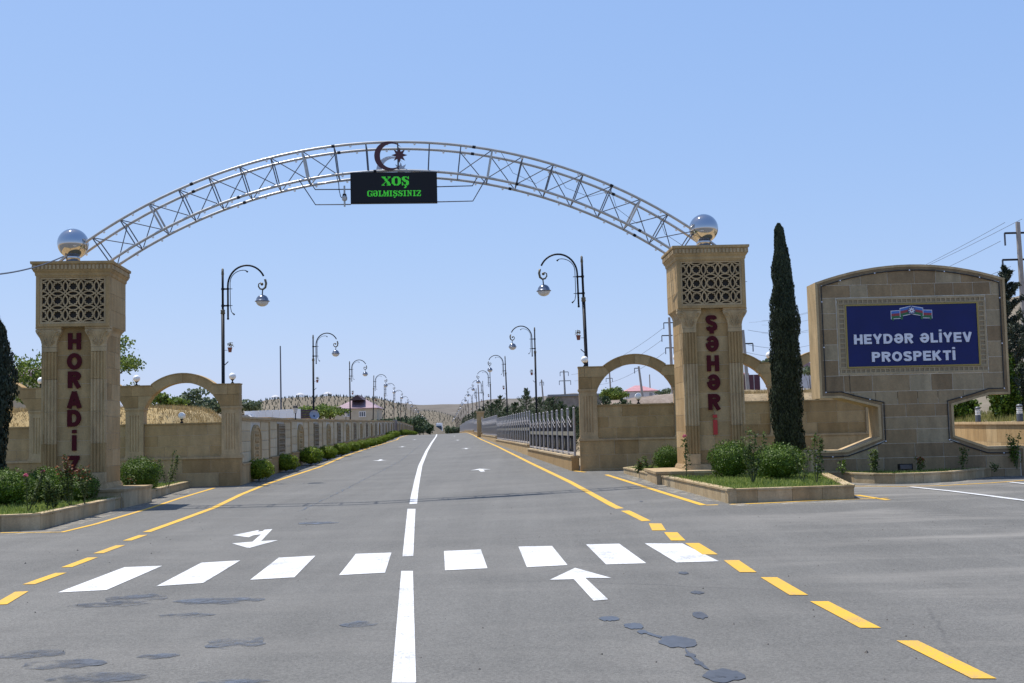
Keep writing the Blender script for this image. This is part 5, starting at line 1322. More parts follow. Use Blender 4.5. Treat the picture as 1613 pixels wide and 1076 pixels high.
MB().lathe([(.02, -.07), (.12, -.055), (.2, -.02), (.245, .02), (.25, .03), (.24, .03), (.19, -.01), (.02, -.055)], 20).build('reflector', plain('dish_paint', (.22, .26, .34), .4), o, M=Matrix.Rotation(1.2, 4, 'X'))
MB().tube([(0, 0, -1.4), (0, .03, 0)], .03, 6).build('mast', BLACKM, o)
def lantern(px, py, d, label):
    p = at(px, py, d); o = empty('garden_lantern', (p.x, d, p.z), 0, label=label, cat='lantern')
    MB().lathe([(.03, 0), (.02, .05), (.02, .22), (.05, .24)], 8).build('stand', BLACKM, o)
    MB().lathe([(.05, .24), (.09, .42), (.09, .43)], 6).build('glass', GLASSW, o)
    MB().lathe([(.11, .43), (.06, .5), (.015, .54), (.01, .6)], 6).build('roof', BLACKM, o)
lantern(465.5, 661, 43.5, 'small black lantern on the carved wall, in front of the white shed')
lantern(545, 662.5, 71, 'small grey lantern on the carved wall, in front of the house')

def house(name, px0, px1, py_eave, py_base, py_ridge, d, depth, wm, rm, label, wins, ridge=(.35, .65), rz=0, gable=None, side=None):
    a, c = at(px0, py_eave, d), at(px1, py_eave, d); zr = at((px0+px1)/2, py_ridge, d).z
    X = (a.x+c.x)/2; W = (c.x-a.x)/2; ze = (a.z+c.z)/2; zb_ = min(gz(X, d), at(px0, py_base, d).z)
    o = empty(name, (X, d, zb_), rz, label=label, cat='house'); h = ze-zb_
    MB().box(-W, 0, -1, W, depth, h).build('wall', wm, o)
    e = .06*W
    rx0, rx1 = -W+2*W*ridge[0], -W+2*W*ridge[1]; b = MB(); hr = zr-ze
    V = [(-W-e, -e, h), (W+e, -e, h), (W+e, depth+e, h), (-W-e, depth+e, h), (rx0, depth/2, h+hr), (rx1, depth/2, h+hr), (-W-e, -e, h+.0), (0, 0, 0)]
    V = V[:6]+[(x, y, h-.12) for x, y, _ in V[:4]]
    b.add(V, [(0, 1, 5, 4), (1, 2, 5), (2, 3, 4, 5), (3, 0, 4), (6, 7, 1, 0), (7, 8, 2, 1), (8, 9, 3, 2), (9, 6, 0, 3), (9, 8, 7, 6)])
    rf = b.build('roof', rm, o)
    for (wx0, wx1, wy0, wy1, np_) in wins:
        p, q = at(wx0, wy1, d), at(wx1, wy0, d); xa, xb, za, zb2 = p.x-X, q.x-X, p.z-zb_, q.z-zb_; t = (xb-xa)*.08
        f = MB(); f.box(xa, -.06, za, xb, .02, za+t); f.box(xa, -.06, zb2-t, xb, .02, zb2); f.box(xa, -.06, za+t, xa+t, .02, zb2-t); f.box(xb-t, -.06, za+t, xb, .02, zb2-t)
        for k in range(1, np_): xm = xa+(xb-xa)*k/np_; f.box(xm-t/2, -.06, za+t, xm+t/2, .02, zb2-t)
        w = f.build('window', WINF, o)
        for k in range(np_): MB().box(xa+(xb-xa)*k/np_+t/2, -.02, za+t, xa+(xb-xa)*(k+1)/np_-t/2, -.01, zb2-t).build('pane', WING, w)
    return o, W, h, hr
o, W, h, hr = house('village_house', 528, 594, 643, 665, 629, 230, 9, PLAST, ROOFP, 'cream house with faded purple roof beyond the carved wall', [(541.5, 551, 648, 657, 3), (565.5, 576, 648, 657, 3)], (.35, .68))
rx = at(560, 630, 229).x-o.location.x; zt = at(560, 621.5, 229).z-o.location.z; zb_ = at(560, 630, 229).z-o.location.z; ww = (at(571, 630, 229).x-at(549, 630, 229).x)/2
MB().prism([(rx-ww, zb_), (rx+ww, zb_), (rx+.1, zt)], .5, 8).build('dark_gable', ROOFD, o)
house('village_house', -60, 55, 590, 640, 571, 52, 8, PLAST, ROOFP, 'cream house with purple roof behind the juniper, far left', [], (.3, .7))
house('village_house', 985, 1037, 615.5, 634, 605.5, 190, 9, PLASTG, ROOFR, 'white house with pale red roof seen through the right arch', [(1000.5, 1006, 618, 625, 3), (1022.5, 1028, 617.5, 624.5, 3), (986.5, 988, 618, 625, 1), (989.5, 991, 618, 625, 1)], (.38, .55))
x0, x1, z0, z1 = boxpx(866, 960, 619.5, 640, 150, 3)
o = empty('block_building', (x0, 150, 0), 0, label='low grey block building behind the fence pines', cat='building')
MB().box(0, 0, 0, x1-x0, 8, z1-.25).build('wall', GREYW, o); MB().box(-.2, -.3, z1-.25, x1-x0+.2, 8.3, z1).build('roof', plain('bluish_roof_edge', (.16, .18, .2), .7), o)
for i in range(4): MB().box(-.03-.02*i, 1+i*1.6, z1-2.2, .0, 1.6+i*1.6, z1-.4).build('window', WING, o)
# rubble bank behind the right arch
b = MB(); N = 40
def bankz(x, y, x0, x1, zt, y0, y1): 
    return 0
def bank(name, px0, px1, pyt, d, depth, mt, label=None, zlow=-.3, lump_=.12, kind='structure'):
    b = MB(); nx, ny = 60, 8; X0, X1 = at(px0, 640, d).x, at(px1, 640, d).x
    for i in range(nx+1):
        px = px0+(px1-px0)*i/nx
        zt = at(px, pyt[0]+(pyt[1]-pyt[0])*i/nx, d+depth*.5).z
        for j in range(ny+1):
            v = j/ny; y = d+depth*v; s = min(1, v*2.2); s = s*s*(3-2*s); X = at(px, 640, d+depth*.5).x
            e = min(1, min(i, nx-i)/3); zz = gz(X, y)+zlow
            b.v.append((X, y, zz+(zt-zz)*s*e+lump_*mnoise.noise(Vector((X*1.3, y*1.3, 1)))*s))
    for i in range(nx):
        for j in range(ny): a = i*(ny+1)+j; b.f.append((a, a+ny+1, a+ny+2, a+1))
    o = b.build(name, mt, smooth=True, kind=kind)
    return o
bank('terrain', 955, 1075, (632, 618), 60, 14, earth('stony_bank', (.13, .1, .08), (.2, .16, .13), (.3, .25, .21), .5, 6, 1))
bank('terrain', 1130, 1420, (614, 612), 46, 12, DRYE)
blades('dry_grass', [(at(1160, 640, 47).x, 47), (at(1300, 640, 47).x, 47), (at(1300, 640, 55).x, 55), (at(1160, 640, 55).x, 55)],
       lambda x, y: at(1200, 614, 52).z-.28+.1*(y-47)/5, 5000, .16, .012, DRYG, 31, clump=.3, label='dry grass tufts on the bank behind the right arcade')
x0, x1, z0, z1 = boxpx(1150, 1197, 590, 614, 80, 1)
o = empty('sheet_fence', (x0, 80, gz(x0, 80)), 0, label='dark maroon sheet fence behind the right arcade', cat='fence')
for i in range(5): MB().box((x1-x0)*i/5+.01, 0, -.3, (x1-x0)*(i+1)/5-.01, .05, z1-o.location.z).build('fence_sheet', MARF, o)
o_ = house('village_house', 1120, 1178, 589, 600, 580, 110, 8, PLASTG, ROOFR, 'pink-roofed house peeping out behind the maroon fence', [], (.3, .6))
bgtree(965, 608, 636, 120, 3.4, 3200, LEAFT, 'round green tree inside the right arch', 71, L=.11, W=.07, spreadk=.66)
bgtree(1049, 611, 624, 150, 3.6, 900, LEAFG, 'dark tree beside the red-roofed house in the right arch', 72, L=.14)
bgtree(1276, 575, 592, 220, 5, 900, LEAFG, 'distant tree between the cypress and the sign', 73, L=.2, W=.12)
bgtree(1218, 563, 578, 130, 4, 900, LEAFG, 'distant crown showing left of the tall cypress', 74, L=.2, W=.1)
o = empty('distant_house', tuple(at(1272, 590, 260)), 0, label='tiny whitish building in the gap left of the sign', cat='house')
MB().box(-3, 0, -3, 3, 4, 1.6).build('wall', PLASTG, o); MB().prism([(-3.4, 1.6), (3.4, 1.6), (0, 2.8)], -.3, 4.3).build('roof', ROOFP, o)

# pines behind the fence
pd = [(903, 640, 37), (884, 632, 40), (868, 626, 43), (850, 625, 47), (829, 611, 52), (812, 633, 55), (798, 641, 60), (788, 622, 66), (782, 629, 72), (776, 634, 78), (768, 631, 85), (761, 640, 94), (755, 643, 103), (749, 646, 113), (744, 648, 124), (738, 652, 136), (733, 654, 150), (730, 657, 165)]
for i, (px, pt, d) in enumerate(pd):
    d = 34
    while at(px, pt, d).x < CX(d)+6.0+(.7 if i % 3 == 1 else 0) and d < 300: d += .5
    t = at(px, pt, d); g = gz(t.x, d)
    pine('young_pine', (t.x, d, g), t.z-g, .9+.35*(t.z-g)*.5, 5200 if d < 80 else 2600, LEAFP, 'young pine behind the silver fence, %s from the gate' % NTH[i], 100+i, 'young pines behind the fence', .055 if d < 80 else .09, .011 if d < 80 else .022)
for i in range(16):
    d = 42+i*8.5; X = CX(d)+9+R_.uniform(-.4, .9)
    pine('young_pine', (X, d, gz(X, d)), R_.uniform(1.9, 2.6), 1.2, 2600, LEAFP, 'bushy low pine in the back row behind the fence', 140+i, 'back row of pines behind the fence', .08, .018)

# ------------------------------------------------------------------ avenue sign
sx0 = 8.545; sign = empty('avenue_sign', (sx0, 25, .3), 0, label='large sandstone monument with blue HEYDƏR ƏLİYEV PROSPEKTİ panel', cat='monument sign')
Z = lambda z: z-.3
Lf = [(2.27, Z(.2)), (2.27, Z(.985)), (1.5, Z(.985)), (.80, Z(1.24)), (.80, Z(1.88)), (1.58, Z(2.09)), (2.02, Z(2.09)), (2.03, Z(4.57))]
arcp = [(2.03*math.cos(t)/1, 0) for t in ()]
def topz(x): return Z(4.57)+.345*(1-abs(x/2.03)**2.0)
top = [(2.03-4.06*i/16, topz(2.03-4.06*i/16)) for i in range(1, 16)]
OUT = Lf+top+[(-x, z) for x, z in Lf[::-1]]
def inset(P, d):
    n = len(P); out = []
    for i in range(n):
        a, p, c = Vector(P[i-1]), Vector(P[i]), Vector(P[(i+1) % n]); d1, d2 = (p-a).normalized(), (c-p).normalized(); n1, n2 = Vector((-d1.y, d1.x)), Vector((-d2.y, d2.x))
        m = (n1+n2).normalized(); out.append(tuple(p+m*d/max(.45, m.dot(n1))))
    return out
def ringprism(P, Q, y0, y1):
    b = MB(); n = len(P); V = [(x, y0, z) for x, z in P]+[(x, y0, z) for x, z in Q]; V += [(x, y1, z) for x, _, z in V]; F = []
    for i in range(n):
        j = (i+1) % n; F += [(i, j, n+j, n+i), (2*n+i, 3*n+i, 3*n+j, 2*n+j), (i, 2*n+i, 2*n+j, j), (n+i, n+j, 3*n+j, 3*n+i)]
    b.add(V, F); return b
IN1, IN2 = inset(OUT, .05), inset(OUT, .095)
ringprism(OUT, IN1, 0, .72).build('outer_moulding', STONEP, sign)
ringprism(inset(OUT, .052), IN2, .012, .71).build('inner_moulding', SIGNST, sign)
# core in convex slices so that it fills the outline
b = MB(); I = inset(OUT, .1)
b.prism([(I[5][0], I[5][1]), (I[6][0], I[6][1]), I[7]]+[p for p in I[8:23]]+[(-I[7][0], I[7][1]), (-I[6][0], I[6][1]), (-I[5][0], I[5][1])], .019, .68)
b.prism([(-.72, Z(1.1)), (.72, Z(1.1)), (.72, Z(2.05)), (-.72, Z(2.05))], .0205, .67)
b.prism([(-2.18, Z(.2)), (2.18, Z(.2)), (2.18, Z(.9)), (1.5, Z(.9)), (.72, Z(1.16)), (-.72, Z(1.16)), (-1.5, Z(.9)), (-2.18, Z(.9))], .022, .665)
b.build('sign_core', MORTAR, sign)
def slo(x):
    x = abs(x)
    if x > 1.55: return Z(2.09)+.097
    if x > .71: return Z(1.88)+(x-.8)*(.21/.78)+.099
    return Z(1.4)
def shi(x): return topz(x)-.1
PX, PZ0, PZ1 = 1.39, Z(2.745), Z(4.045)
BW_ = 1.60
def inpanel(x, z): return abs(x) < BW_-.02 and PZ0-.2 < z < PZ1+.2
rS = random.Random(12)
def scourse(z0, z1, x0, x1, lo, hi, L=.62):
    x = x0
    while x < x1-.01:
        l = L*rS.uniform(.65, 1.3)
        if x1-x-l < .2: l = x1-x
        b = MB()
        if slab(b, x+.005, x+l-.005, z0+.005, z1-.005, lo, hi, .014-rS.uniform(0, .003), .06): b.build('stone_block', SIGNST, sign)
        x += l
X_ = 1.93
zz = [Z(1.4), Z(1.66), Z(1.93), Z(2.21), PZ0-.185]
for a, c in zip(zz, zz[1:]): scourse(a, c, -X_, X_, slo, shi) if a > Z(1.9) else scourse(a, c, -.70, .70, lambda x: -9, lambda x: 9, .75)
z = PZ0-.185; hh = (PZ1-PZ0+.37)/5
for k in range(5):
    for s in (-1, 1): scourse(z+k*hh, z+(k+1)*hh, BW_ if s > 0 else -X_, X_ if s > 0 else -BW_, lambda x: -9, lambda x: 9, .4)
scourse(PZ1+.185, PZ1+.185+.27, -X_, X_, lambda x: -9, shi, .55); scourse(PZ1+.455, PZ1+.9, -X_, X_, lambda x: -9, shi, .6)
def bhi(x):
    x = abs(x)
    if x > 1.5: return Z(.985)-.098
    if x > .8: return Z(.985)+(1.5-x)*(.255/.7)-.1
    return Z(1.24)-.06 if x > .72 else 9
for i, (a, c) in enumerate(((Z(.3), Z(.52)), (Z(.52), Z(.8)), (Z(.8), Z(1.1)), (Z(1.1), Z(1.4)))):
    if i < 3: scourse(a, c, -2.16, 2.16, lambda x: -9, bhi, .72)
    else: scourse(a, c, -.70, .70, lambda x: -9, lambda x: 9, .75)
# border of small sunk squares round the panel
bm = MB()
def dent(x0, x1, z0, z1, horiz):
    n = int(round((x1-x0 if horiz else z1-z0)/.105)); 
    for i in range(n):
        if horiz:
            a, c = x0+(x1-x0)*i/n, x0+(x1-x0)*(i+1)/n; bm.box(a, -.004, z0, a+.03, .06, z1); 
        else:
            a, c = z0+(z1-z0)*i/n, z0+(z1-z0)*(i+1)/n; bm.box(x0, -.004, a, x1, .06, a+.03)
B0, B1 = 1.43, 1.585
for (x0, x1, z0, z1) in ((-B1, B1, PZ1+.125, PZ1+.17), (-B1, B1, PZ0-.17, PZ0-.125), (-B1, B1, PZ1+.035, PZ1+.06), (-B1, B1, PZ0-.06, PZ0-.035)): bm.box(x0, -.006, z0, x1, .06, z1)
for s in (-1, 1):
    for q0, q1 in ((1.42, 1.445), (1.545, 1.585)): bm.box(min(s*q0, s*q1), -.0065, PZ0-.03, max(s*q0, s*q1), .06, PZ1+.03)
dent(-B1+.02, B1-.02, PZ1+.06, PZ1+.125, True); dent(-B1+.02, B1-.02, PZ0-.125, PZ0-.06, True)
dent(1.445, 1.545, PZ0-.03, PZ1+.03, False); dent(-1.545, -1.445, PZ0-.03, PZ1+.03, False)
bm.build('dentil_border', plain('border_stone', (.35, .27, .16), .85, var=.15, scale=4), sign)
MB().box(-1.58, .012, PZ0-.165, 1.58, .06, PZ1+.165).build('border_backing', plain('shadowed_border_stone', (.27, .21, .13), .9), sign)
ringprism([(-PX-.03, PZ0-.03), (PX+.03, PZ0-.03), (PX+.03, PZ1+.03), (-PX-.03, PZ1+.03)], [(-PX, PZ0), (PX, PZ0), (PX, PZ1), (-PX, PZ1)], -.02, .05).build('brass_frame', BRASS, sign)
MB().box(-PX, -.004, PZ0, PX, .01, PZ1).build('blue_panel', BLUE, sign)
def line(word, x0, x1, zb_, H, t=.2, gap=.13, space=.34):
    ws = [glyph(c, t)[0] if c != ' ' else space for c in word]; tot = sum(ws)+gap*(len(word)-1); sx = (x1-x0)/(tot*H); x = x0
    for c, w in zip(word, ws):
        if c != ' ': letter(c, x, zb_, H, sx, t, -.03, .026, LETW, sign)
        x += (w+gap)*H*sx
line('HEYDƏR ƏLİYEV', 7.29-sx0, 9.80-sx0, Z(3.222), .208, .225)
line('PROSPEKTİ', 7.655-sx0, 9.43-sx0, Z(2.84), .208, .225)
# ribbon flag emblem
FB, FR, FG = plain('flag_blue', (.05, .14, .42), .5), plain('flag_red', (.27, .035, .045), .5), plain('flag_green', (.02, .12, .045), .5)
ez = Z(3.755)
segs = [(-.43, -.23, 0, .01), (-.24, .0, .05, .1), (.0, .24, .1, .05), (.23, .43, .01, 0)]
for k, (xa, xb, da, db) in enumerate(segs):
    hh = .155; y = -.012-(.006 if k in (1, 2) else 0)
    MB().prism([(xa-.012, ez+da-.014), (xb+.012, ez+db-.014), (xb+.012, ez+db+hh+.014), (xa-.012, ez+da+hh+.014)], y+.002, y+.006).build('ribbon_edge', LETW, sign)
    for j, mt in enumerate((FG, FR, FB)):
        q0, q1 = hh*j/3, hh*(j+1)/3
        MB().prism([(xa, ez+da+q0), (xb, ez+db+q0), (xb, ez+db+q1), (xa, ez+da+q1)], y-.002-.0005*j, y+.001).build('ribbon_band', mt, sign)
for s in (-1, 1):
    MB().prism([(s*.43, ez-.02), (s*.385, ez-.05), (s*.385, ez+.0), (s*.43, ez+.02)], -.012, -.008).build('ribbon_tail', FG, sign)
    MB().prism([(s*.235, ez-.03), (s*.19, ez-.02), (s*.19, ez+.06), (s*.235, ez+.05)], -.02, -.0185).build('ribbon_fold', FG, sign)
cz2 = ez+.165
MB().prism([(.083*math.cos(2*PI*i/24), cz2+.083*math.sin(2*PI*i/24)) for i in range(24)], -.03, -.02).build('badge_disc', plain('badge_navy', (.08, .09, .2), .5), sign)
MB().prism([((.075 if i % 2 == 0 else .035)*math.sin(2*PI*i/16), cz2+(.075 if i % 2 == 0 else .035)*math.cos(2*PI*i/16)) for i in range(16)], -.036, -.03).build('badge_star', LETW, sign)
MB().prism([(.016*math.cos(2*PI*i/8), cz2+.016*math.sin(2*PI*i/8)) for i in range(8)], -.038, -.036).build('badge_heart', FR, sign)
# light cable round the inside of the edge
C_ = inset(OUT, .125); C2 = []
order = C_[1:-1]
for a, c in zip(order, order[1:]):
    k = max(1, int(math.dist(a, c)/.3))
    for i in range(k): C2.append((a[0]+(c[0]-a[0])*i/k, -.004, a[1]+(c[1]-a[1])*i/k-.012*math.sin(PI*i/k)))
C2.append((order[-1][0], -.004, order[-1][1]))
cab = MB().tube(C2, .012, 6).build('light_cable', CABLE, sign)
MB().tube([(-1.38, 0, PZ0-.17), (-1.375, 0, Z(2.2))], .005, 4).build('thin_cable', CABLE, sign)
for i in range(1, len(C2)-1, 3):
    p = C2[i]; MB().box(p[0]-.012, -.018, p[2]-.012, p[0]+.012, 0, p[2]+.012).build('cable_clip', LETW, cab)
o = empty('spotlight', (at(1426, 735, 24.4).x, 24.4, ZS-.03), 0, label='small black floodlight in the planter below the sign', cat='spotlight')
MB().box(-.14, -.05, .05, .14, .06, .17).build('housing', BLACKM, o); MB().box(-.12, -.055, .065, .12, -.051, .155).build('lens', WING, o); MB().box(-.015, -.01, -.05, .015, .02, .06).build('stake', BLACKM, o)
# retaining wall, bollard lamps, slope and trees to the right of the sign
RA, RB = Vector((14.5, 39.5, 0)), Vector((12.3, 24.8, 0)); RD = (RB-RA).normalized(); RN = Vector((-RD.y, RD.x, 0)); RL = (RB-RA).length
RWZ = 1.475; rzb = gz(13, 32)
o = empty('retaining_wall', (RA.x, RA.y, rzb), math.atan2(RD.y, RD.x), label='low sunlit stone retaining wall to the right of the avenue sign', cat='garden wall')
MB().box(0, .006, -.3, RL, .3, RWZ-rzb-.07).build('wall_core', DMORTAR, o)
courses(o, STONE, 0, RL, 0, RWZ-rzb-.07, 2, 1.6, .02, .02, .006)
MB().box(-.02, -.05, RWZ-rzb-.07, RL, .34, RWZ-rzb).build('coping', STONEP, o)
for px, lab in ((1533, 'bollard lamp on the low wall, nearer the sign'), (1598, 'bollard lamp on the low wall near the right edge')):
    k = 0
    while k < 1 and at(px, 664, RA.lerp(RB, k).y).x > RA.lerp(RB, k).x: k += .002
    p = RA.lerp(RB, k)+RN*.14; o = empty('bollard_lamp', (p.x, p.y, RWZ), 0, label=lab, cat='bollard lamp', group='bollard lamps on the low wall')
    MB().lathe([(.085, 0), (.08, .015), (.08, .2), (.076, .21)], 16).build('base', plain('dark_bollard_metal', (.06, .065, .07), .45), o, smooth=True)
    b = MB()
    for k in range(4): b.lathe([(.06, .21+k*.045), (.076, .215+k*.045), (.076, .235+k*.045), (.06, .245+k*.045)], 16)
    b.build('lamp_glass', OPAL, o); MB().lathe([(.082, .39), (.08, .42), (.055, .455), (.01, .465)], 16).build('cap', plain('bollard_cap', (.1, .105, .11), .4), o, smooth=True)
def sz(x, y): return RWZ-.1+max(0, (Vector((x, y, 0))-RA).dot(RN)-.2)*.14
b = MB()
for j in range(24):
    for i in range(20):
        p = RA-RD*6+RD*(i*1.3)+RN*(.28+j*1.2); b.v.append((p.x, p.y, sz(p.x, p.y)+.1*mnoise.noise(Vector((p.x*.6, p.y*.6, 0)))))
for j in range(23):
    for i in range(19): a = j*20+i; b.f.append((a, a+1, a+21, a+20))
b.build('terrain', DRYE, smooth=True, kind='structure')
q4 = [RA-RD*5+RN*.4, RB+RN*.4, RB+RN*9, RA-RD*5+RN*9]
blades('dry_weeds', [(p.x, p.y) for p in q4], lambda x, y: sz(x, y)-.03, 20000, .26, .014, DRYG2, 41, clump=.2, label='yellow-green dry weeds on the slope above the low wall')
def mass(px0, px1, pyt, pyb, d, n, mt, label, seed, L=.06, W=.035, cat='bush', name='bush'):
    a, c = at(px0, pyb, d), at(px1, pyt, d); w = (c.x-a.x)/2; h = c.z-a.z; o = empty(name, ((a.x+c.x)/2, d, sz(a.x, d)-.1 if d < 60 else a.z), 0, label=label, cat=cat)
    h = c.z-o.location.z; b = MB(); cloud(b, n, (0, 0, h*.5), (w, w*.8, h*.52), L, W, seed, .3, .35, 3, 1.1, -2); b.build('foliage', mt, o)
    lump((0, 0, h*.48), (w, w*.8, h*.5), seed, .62, rough=.3, freq=3).build('inner_foliage', mt, o, smooth=True); MB().tube([(0, 0, -.2), (0, 0, h*.4)], .05, 6).build('stem', BARK, o)
mass(1488, 1540, 622, 662, 42.0, 5200, LEAFB, 'dark green bush right behind the sign edge', 81)
mass(1563, 1600, 560, 660, 36.5, 7000, LEAFB, 'tall dark green shrub right of the sign', 82)
mass(1596, 1650, 575, 640, 38, 5000, LEAFP, 'green shrub cut by the right edge of the view', 83)
t = at(1560, 415, 37); pine('tall_pine', (t.x+.45, 37, sz(t.x, 37)), t.z-sz(t.x, 37), 1.25, 9000, LEAFJ, 'tall loose pine rising behind the right edge of the sign', 84, L=.09, W=.02)
t = at(1625, 478, 40); pine('tall_pine', (t.x, 40, sz(t.x, 40)), t.z-sz(t.x, 40), 1.4, 6000, LEAFJ, 'second loose pine at the right edge of the view', 85, L=.09, W=.02)

# ------------------------------------------------------------------ poles and wires
def pole(top, base, d, label, arms=(), r=.13, band=False, mt=CONC, name='power_pole', cat='power pole', group='power poles'):
    T, B = at(*top, d), at(*base, d); B.z = min(B.z, gz(B.x, d)); 
    f = (T.z-B.z); o = empty(name, tuple(B), 0, label=label, cat=cat, group=group); v = T-B
    MB().tube([(0, 0, -.3), tuple(v)], [r*1.25, r*.75], 8).build('shaft', mt, o)
    ins = []
    for (py, dx0, dx1) in arms:
        k = (at(top[0], py, d).z-B.z)/v.z; c = v*k; s = d/1850
        a, e = c+Vector((dx0*s, 0, 0)), c+Vector((dx1*s, 0, 0)); ar = MB().tube([a, e], r*.35, 5).build('crossarm', BLACKM, o)
        for q in (a, e):
            if abs(q.x-c.x) > r*2: MB().tube([q, q+Vector((0, 0, -r*4))], r*.3, 5).build('insulator', STRUT, ar); ins.append(B+q+Vector((0, 0, -r*4)))
    if band: MB().tube([v*.03, v*.12], [r*1.3, r*1.25], 8).build('red_band', POLEM, o)
    return o, ins
A1, i1 = pole((1603, 350), (1618, 560), 60, 'large power pole with three crossarms at the right edge', ((367, -22, 12), (409, -28, 10), (446, -12, 14)), .16)
A2, i2 = pole((1054, 500), (1060, 600), 120, 'power pole just left of the ŞƏHƏRİ pillar', ((508.5, -9, 6), (528.5, -13, 4), (548, -8, 5)), .16)
A3, i3 = pole((1170, 520), (1182, 616), 75, 'leaning power pole with red foot behind the right arcade', ((541.5, -2, 14),), .13, True)
pole((1006, 577), (1019, 634), 90, 'leaning bare pole in front of the red-roofed house', ((580, -7, 1),), .1)
pole((960, 587), (964, 612), 150, 'thin pole above the round tree in the right arch', ((596, -6, 4),), .12)
pole((1023, 590), (1025, 610), 240, 'distant thin pole behind the red-roofed house', (), .14)
pole((888, 583), (892, 640), 160, 'distant power pole with two crossarms above the fence pines', ((586, -6, 7), (600, -8, 10)), .14)
pole((853, 598), (859, 650), 170, 'distant pole left of the grey building', ((602, -3, 3),), .13)
pole((826, 611), (829, 650), 190, 'distant short pole behind the tallest young pine', (), .13)
pole((787, 624), (789, 660), 230, 'farthest thin pole seen over the fence', (), .14)
pole((753, 606), (757, 660), 240, 'slim lattice-like pole between the right street lamps', ((619, -7, 8), (640, -5, 6)), .14)
pole((441.5, 545), (443, 650), 150, 'tall thin grey antenna mast above the left hill', (), .1, mt=STRUT, name='antenna_mast', cat='antenna mast', group=None)
def wire(a, c, sag, label, r=.012, group='overhead power lines', name='power_line'):
    a, c = Vector(a), Vector(c); o = empty(name, tuple((a+c)/2), 0, label=label, cat='power line', group=group); m = (a+c)/2
    MB().tube([a.lerp(c, i/20)-m-Vector((0, 0, sag*4*(i/20)*(1-i/20))) for i in range(21)], r, 4).build('wire', STRUT, o)
for k, (pa, pc) in enumerate([((1583, 350.5), (1200, 505)), ((1576, 380), (1200, 512)), ((1610, 345), (1180, 508)), ((1592, 420), (1200, 525))]):
    wire(at(*pa, 60), at(*pc, 150), 1.2, 'power line running over the top of the avenue sign, number %s from the top' % ('one', 'three', 'two', 'four')[k])
for k, (q, e) in enumerate([((1046, 516), (900, 590)), ((1042, 536), (905, 600)), ((1047, 555), (930, 606))]):
    wire(at(*q, 120), at(*e, 200), 1.0, 'power line leaving the pole by the ŞƏHƏRİ pillar, %s arm' % ('upper', 'middle', 'lower')[k], .02)
for k, (q, e) in enumerate([((1178, 543), (1300, 535)), ((1176, 555), (1300, 552)), ((1178, 520), (1300, 510))]):
    wire(at(*q, 75), at(*e, 110), .5, 'power line between the leaning pole and the sign, %s wire' % ('middle', 'lower', 'upper')[k], .012)
wire(at(-60, 434, 20), at(100, 404, 24.6), .12, 'black cable coming from the left onto the HORADİZ pillar', .014, None, 'overhead_cable')

# ------------------------------------------------------------------ lorry, saplings, hill pavilions
d = 440; q = at(691.3, 675, d); s = 2.05/2.5; base = gz(q.x, d); zt = at(691, 666.3, d).z-base
o = empty('lorry', (q.x, d, base), .02, label='blue and white lorry coming up the far end of the avenue', cat='lorry'); w = 1.02
BLUEP = plain('lorry_blue', (.03, .12, .2), .35); 
MB().box(-w, 0, .6, w, 1.8, zt*.78).build('cab', BLUEP, o); b = MB(); b.prism([(-w*.85, zt*.5), (w*.85, zt*.5), (w*.8, zt*.72), (-w*.8, zt*.72)], -.03, .01); b.build('windscreen', WING, o)
MB().box(-w*.98, .02, zt*.8, w*.98, 1.5, zt*.93).build('wind_deflector', WHITEM, o)
MB().box(-w*1.04, 1.9, .9, w*1.04, 9, zt).build('cargo_box', WHITEM, o); MB().box(-w, -.08, .35, w, .1, .65).build('bumper', BLACKM, o)
for sx in (-1, 1):
    MB().box(sx*w*.75-.15, -.1, .7, sx*w*.75+.15, -.02, .9).build('headlight', GLASSW, o); MB().box(sx*(w+.15)-.07, -.05, zt*.5, sx*(w+.15)+.07, .05, zt*.66).build('mirror', BLACKM, o)
    for y in (.8, 6.5, 7.7): MB().tube([(sx*w*.75-.13, y, .42), (sx*w*.75+.13, y, .42)], .42, 14).build('wheel', BLACKM, o)
sb = MB(); sb.lathe([(.03, 0), (.03, .3)], 5); sb.lathe([(.34, .25), (.3, .6), (.16, 1.2), (.02, 1.8)], 6)
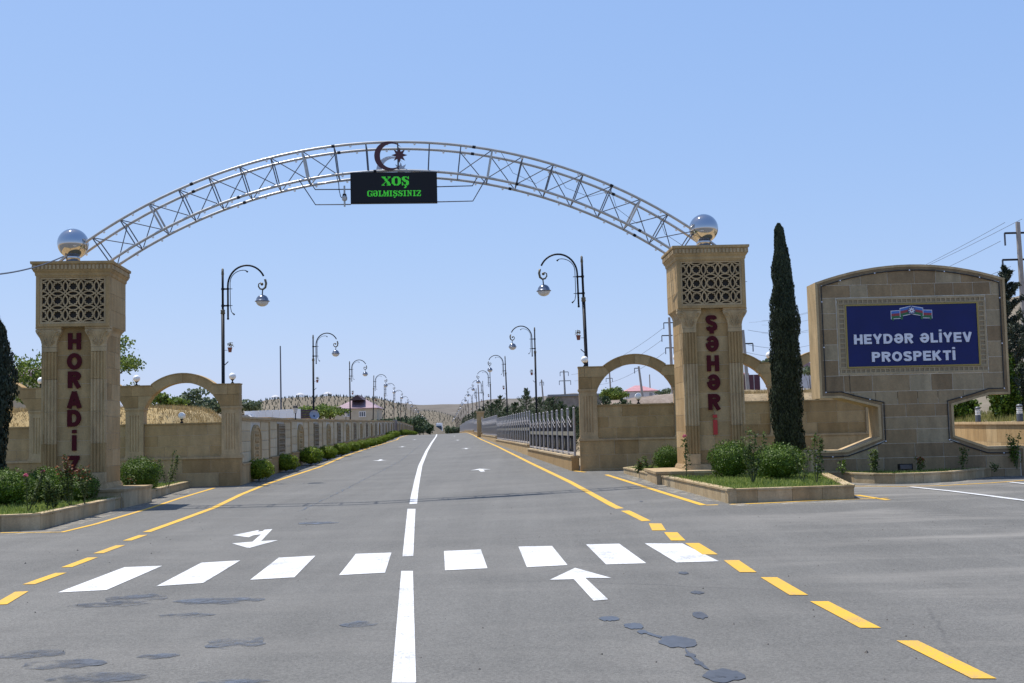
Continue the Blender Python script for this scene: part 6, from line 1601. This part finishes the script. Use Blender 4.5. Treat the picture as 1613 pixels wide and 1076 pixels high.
sm = sb.mesh('sapling'); SAPM = leaf('sapling_green', (.035, .045, .03), (.06, .075, .045), .1); sm.materials.append(SAPM)
pts = []; rg = random.Random(77)
def hill_pts(hb, m, na, i0, i1, j0, j1, di, dj):
    i = i0
    while i < i1:
        j = j0
        while j < j1:
            a, f = int(j), j-int(j); ii = int(i+rg.uniform(-.12, .12)*di); ii = max(0, min(na, ii)); v = Vector(hb.v[ii*m+a]).lerp(Vector(hb.v[ii*m+a+1]), f); pts.append(v+Vector((rg.uniform(-.5, .5), rg.uniform(-.6, .6), -.05))); j += dj
        i += di
hill_pts(lhb, lhm, 120, 35, 104, 7, 20.9, 1.45, .72)
npl = len(pts); hill_pts(mhb, mhm, 60, 4, 50, 4, 13.9, 1.5, .62)
left_pts, mid_pts = pts[:npl], pts[npl:]
rg.shuffle(left_pts); sap = left_pts[:200]+mid_pts[:90]; rest = left_pts[200:]+mid_pts[90:]
for v in sap:
    k = rg.uniform(.36, .62); o = put('hill_sapling', sm, None, loc=tuple(v), label='tiny dark conifer sapling planted on the hillside', cat='sapling', group='conifer saplings in rows on the hills'); o.scale = (k, k, k*rg.uniform(.8, 1.3)); o.rotation_euler.z = rg.uniform(0, 6)
b = MB()
for v in rest:
    k = rg.uniform(.36, .62); b.add([(v.x+x*k, v.y+y*k, v.z+z*k) for x, y, z in sb.v], sb.f)
b.build('hillside_saplings', SAPM, kind='stuff', label='further rows of tiny conifers on the hills')
for px, py, lab in ((434, 631, 'white pavilion on the hill crest, left of the antenna mast'), (473, 627.5, 'white pavilion on the hill crest, right of the antenna mast'), (516.5, 626, 'white pavilion on the hill crest, nearest the purple-roofed house')):
    p = at(px, py, 428); o = empty('hill_pavilion', tuple(p), 0, label=lab, cat='pavilion', group='pavilions on the hill crest')
    MB().lathe([(1.7, 1.25), (1.0, 1.75), (.1, 2.0)], 8).build('roof', PLASTG, o)
    for i in range(6): a = i*PI/3; MB().tube([(1.35*math.cos(a), 1.35*math.sin(a), -.8), (1.35*math.cos(a), 1.35*math.sin(a), 1.3)], .1, 5).build('post', PLASTG, o)
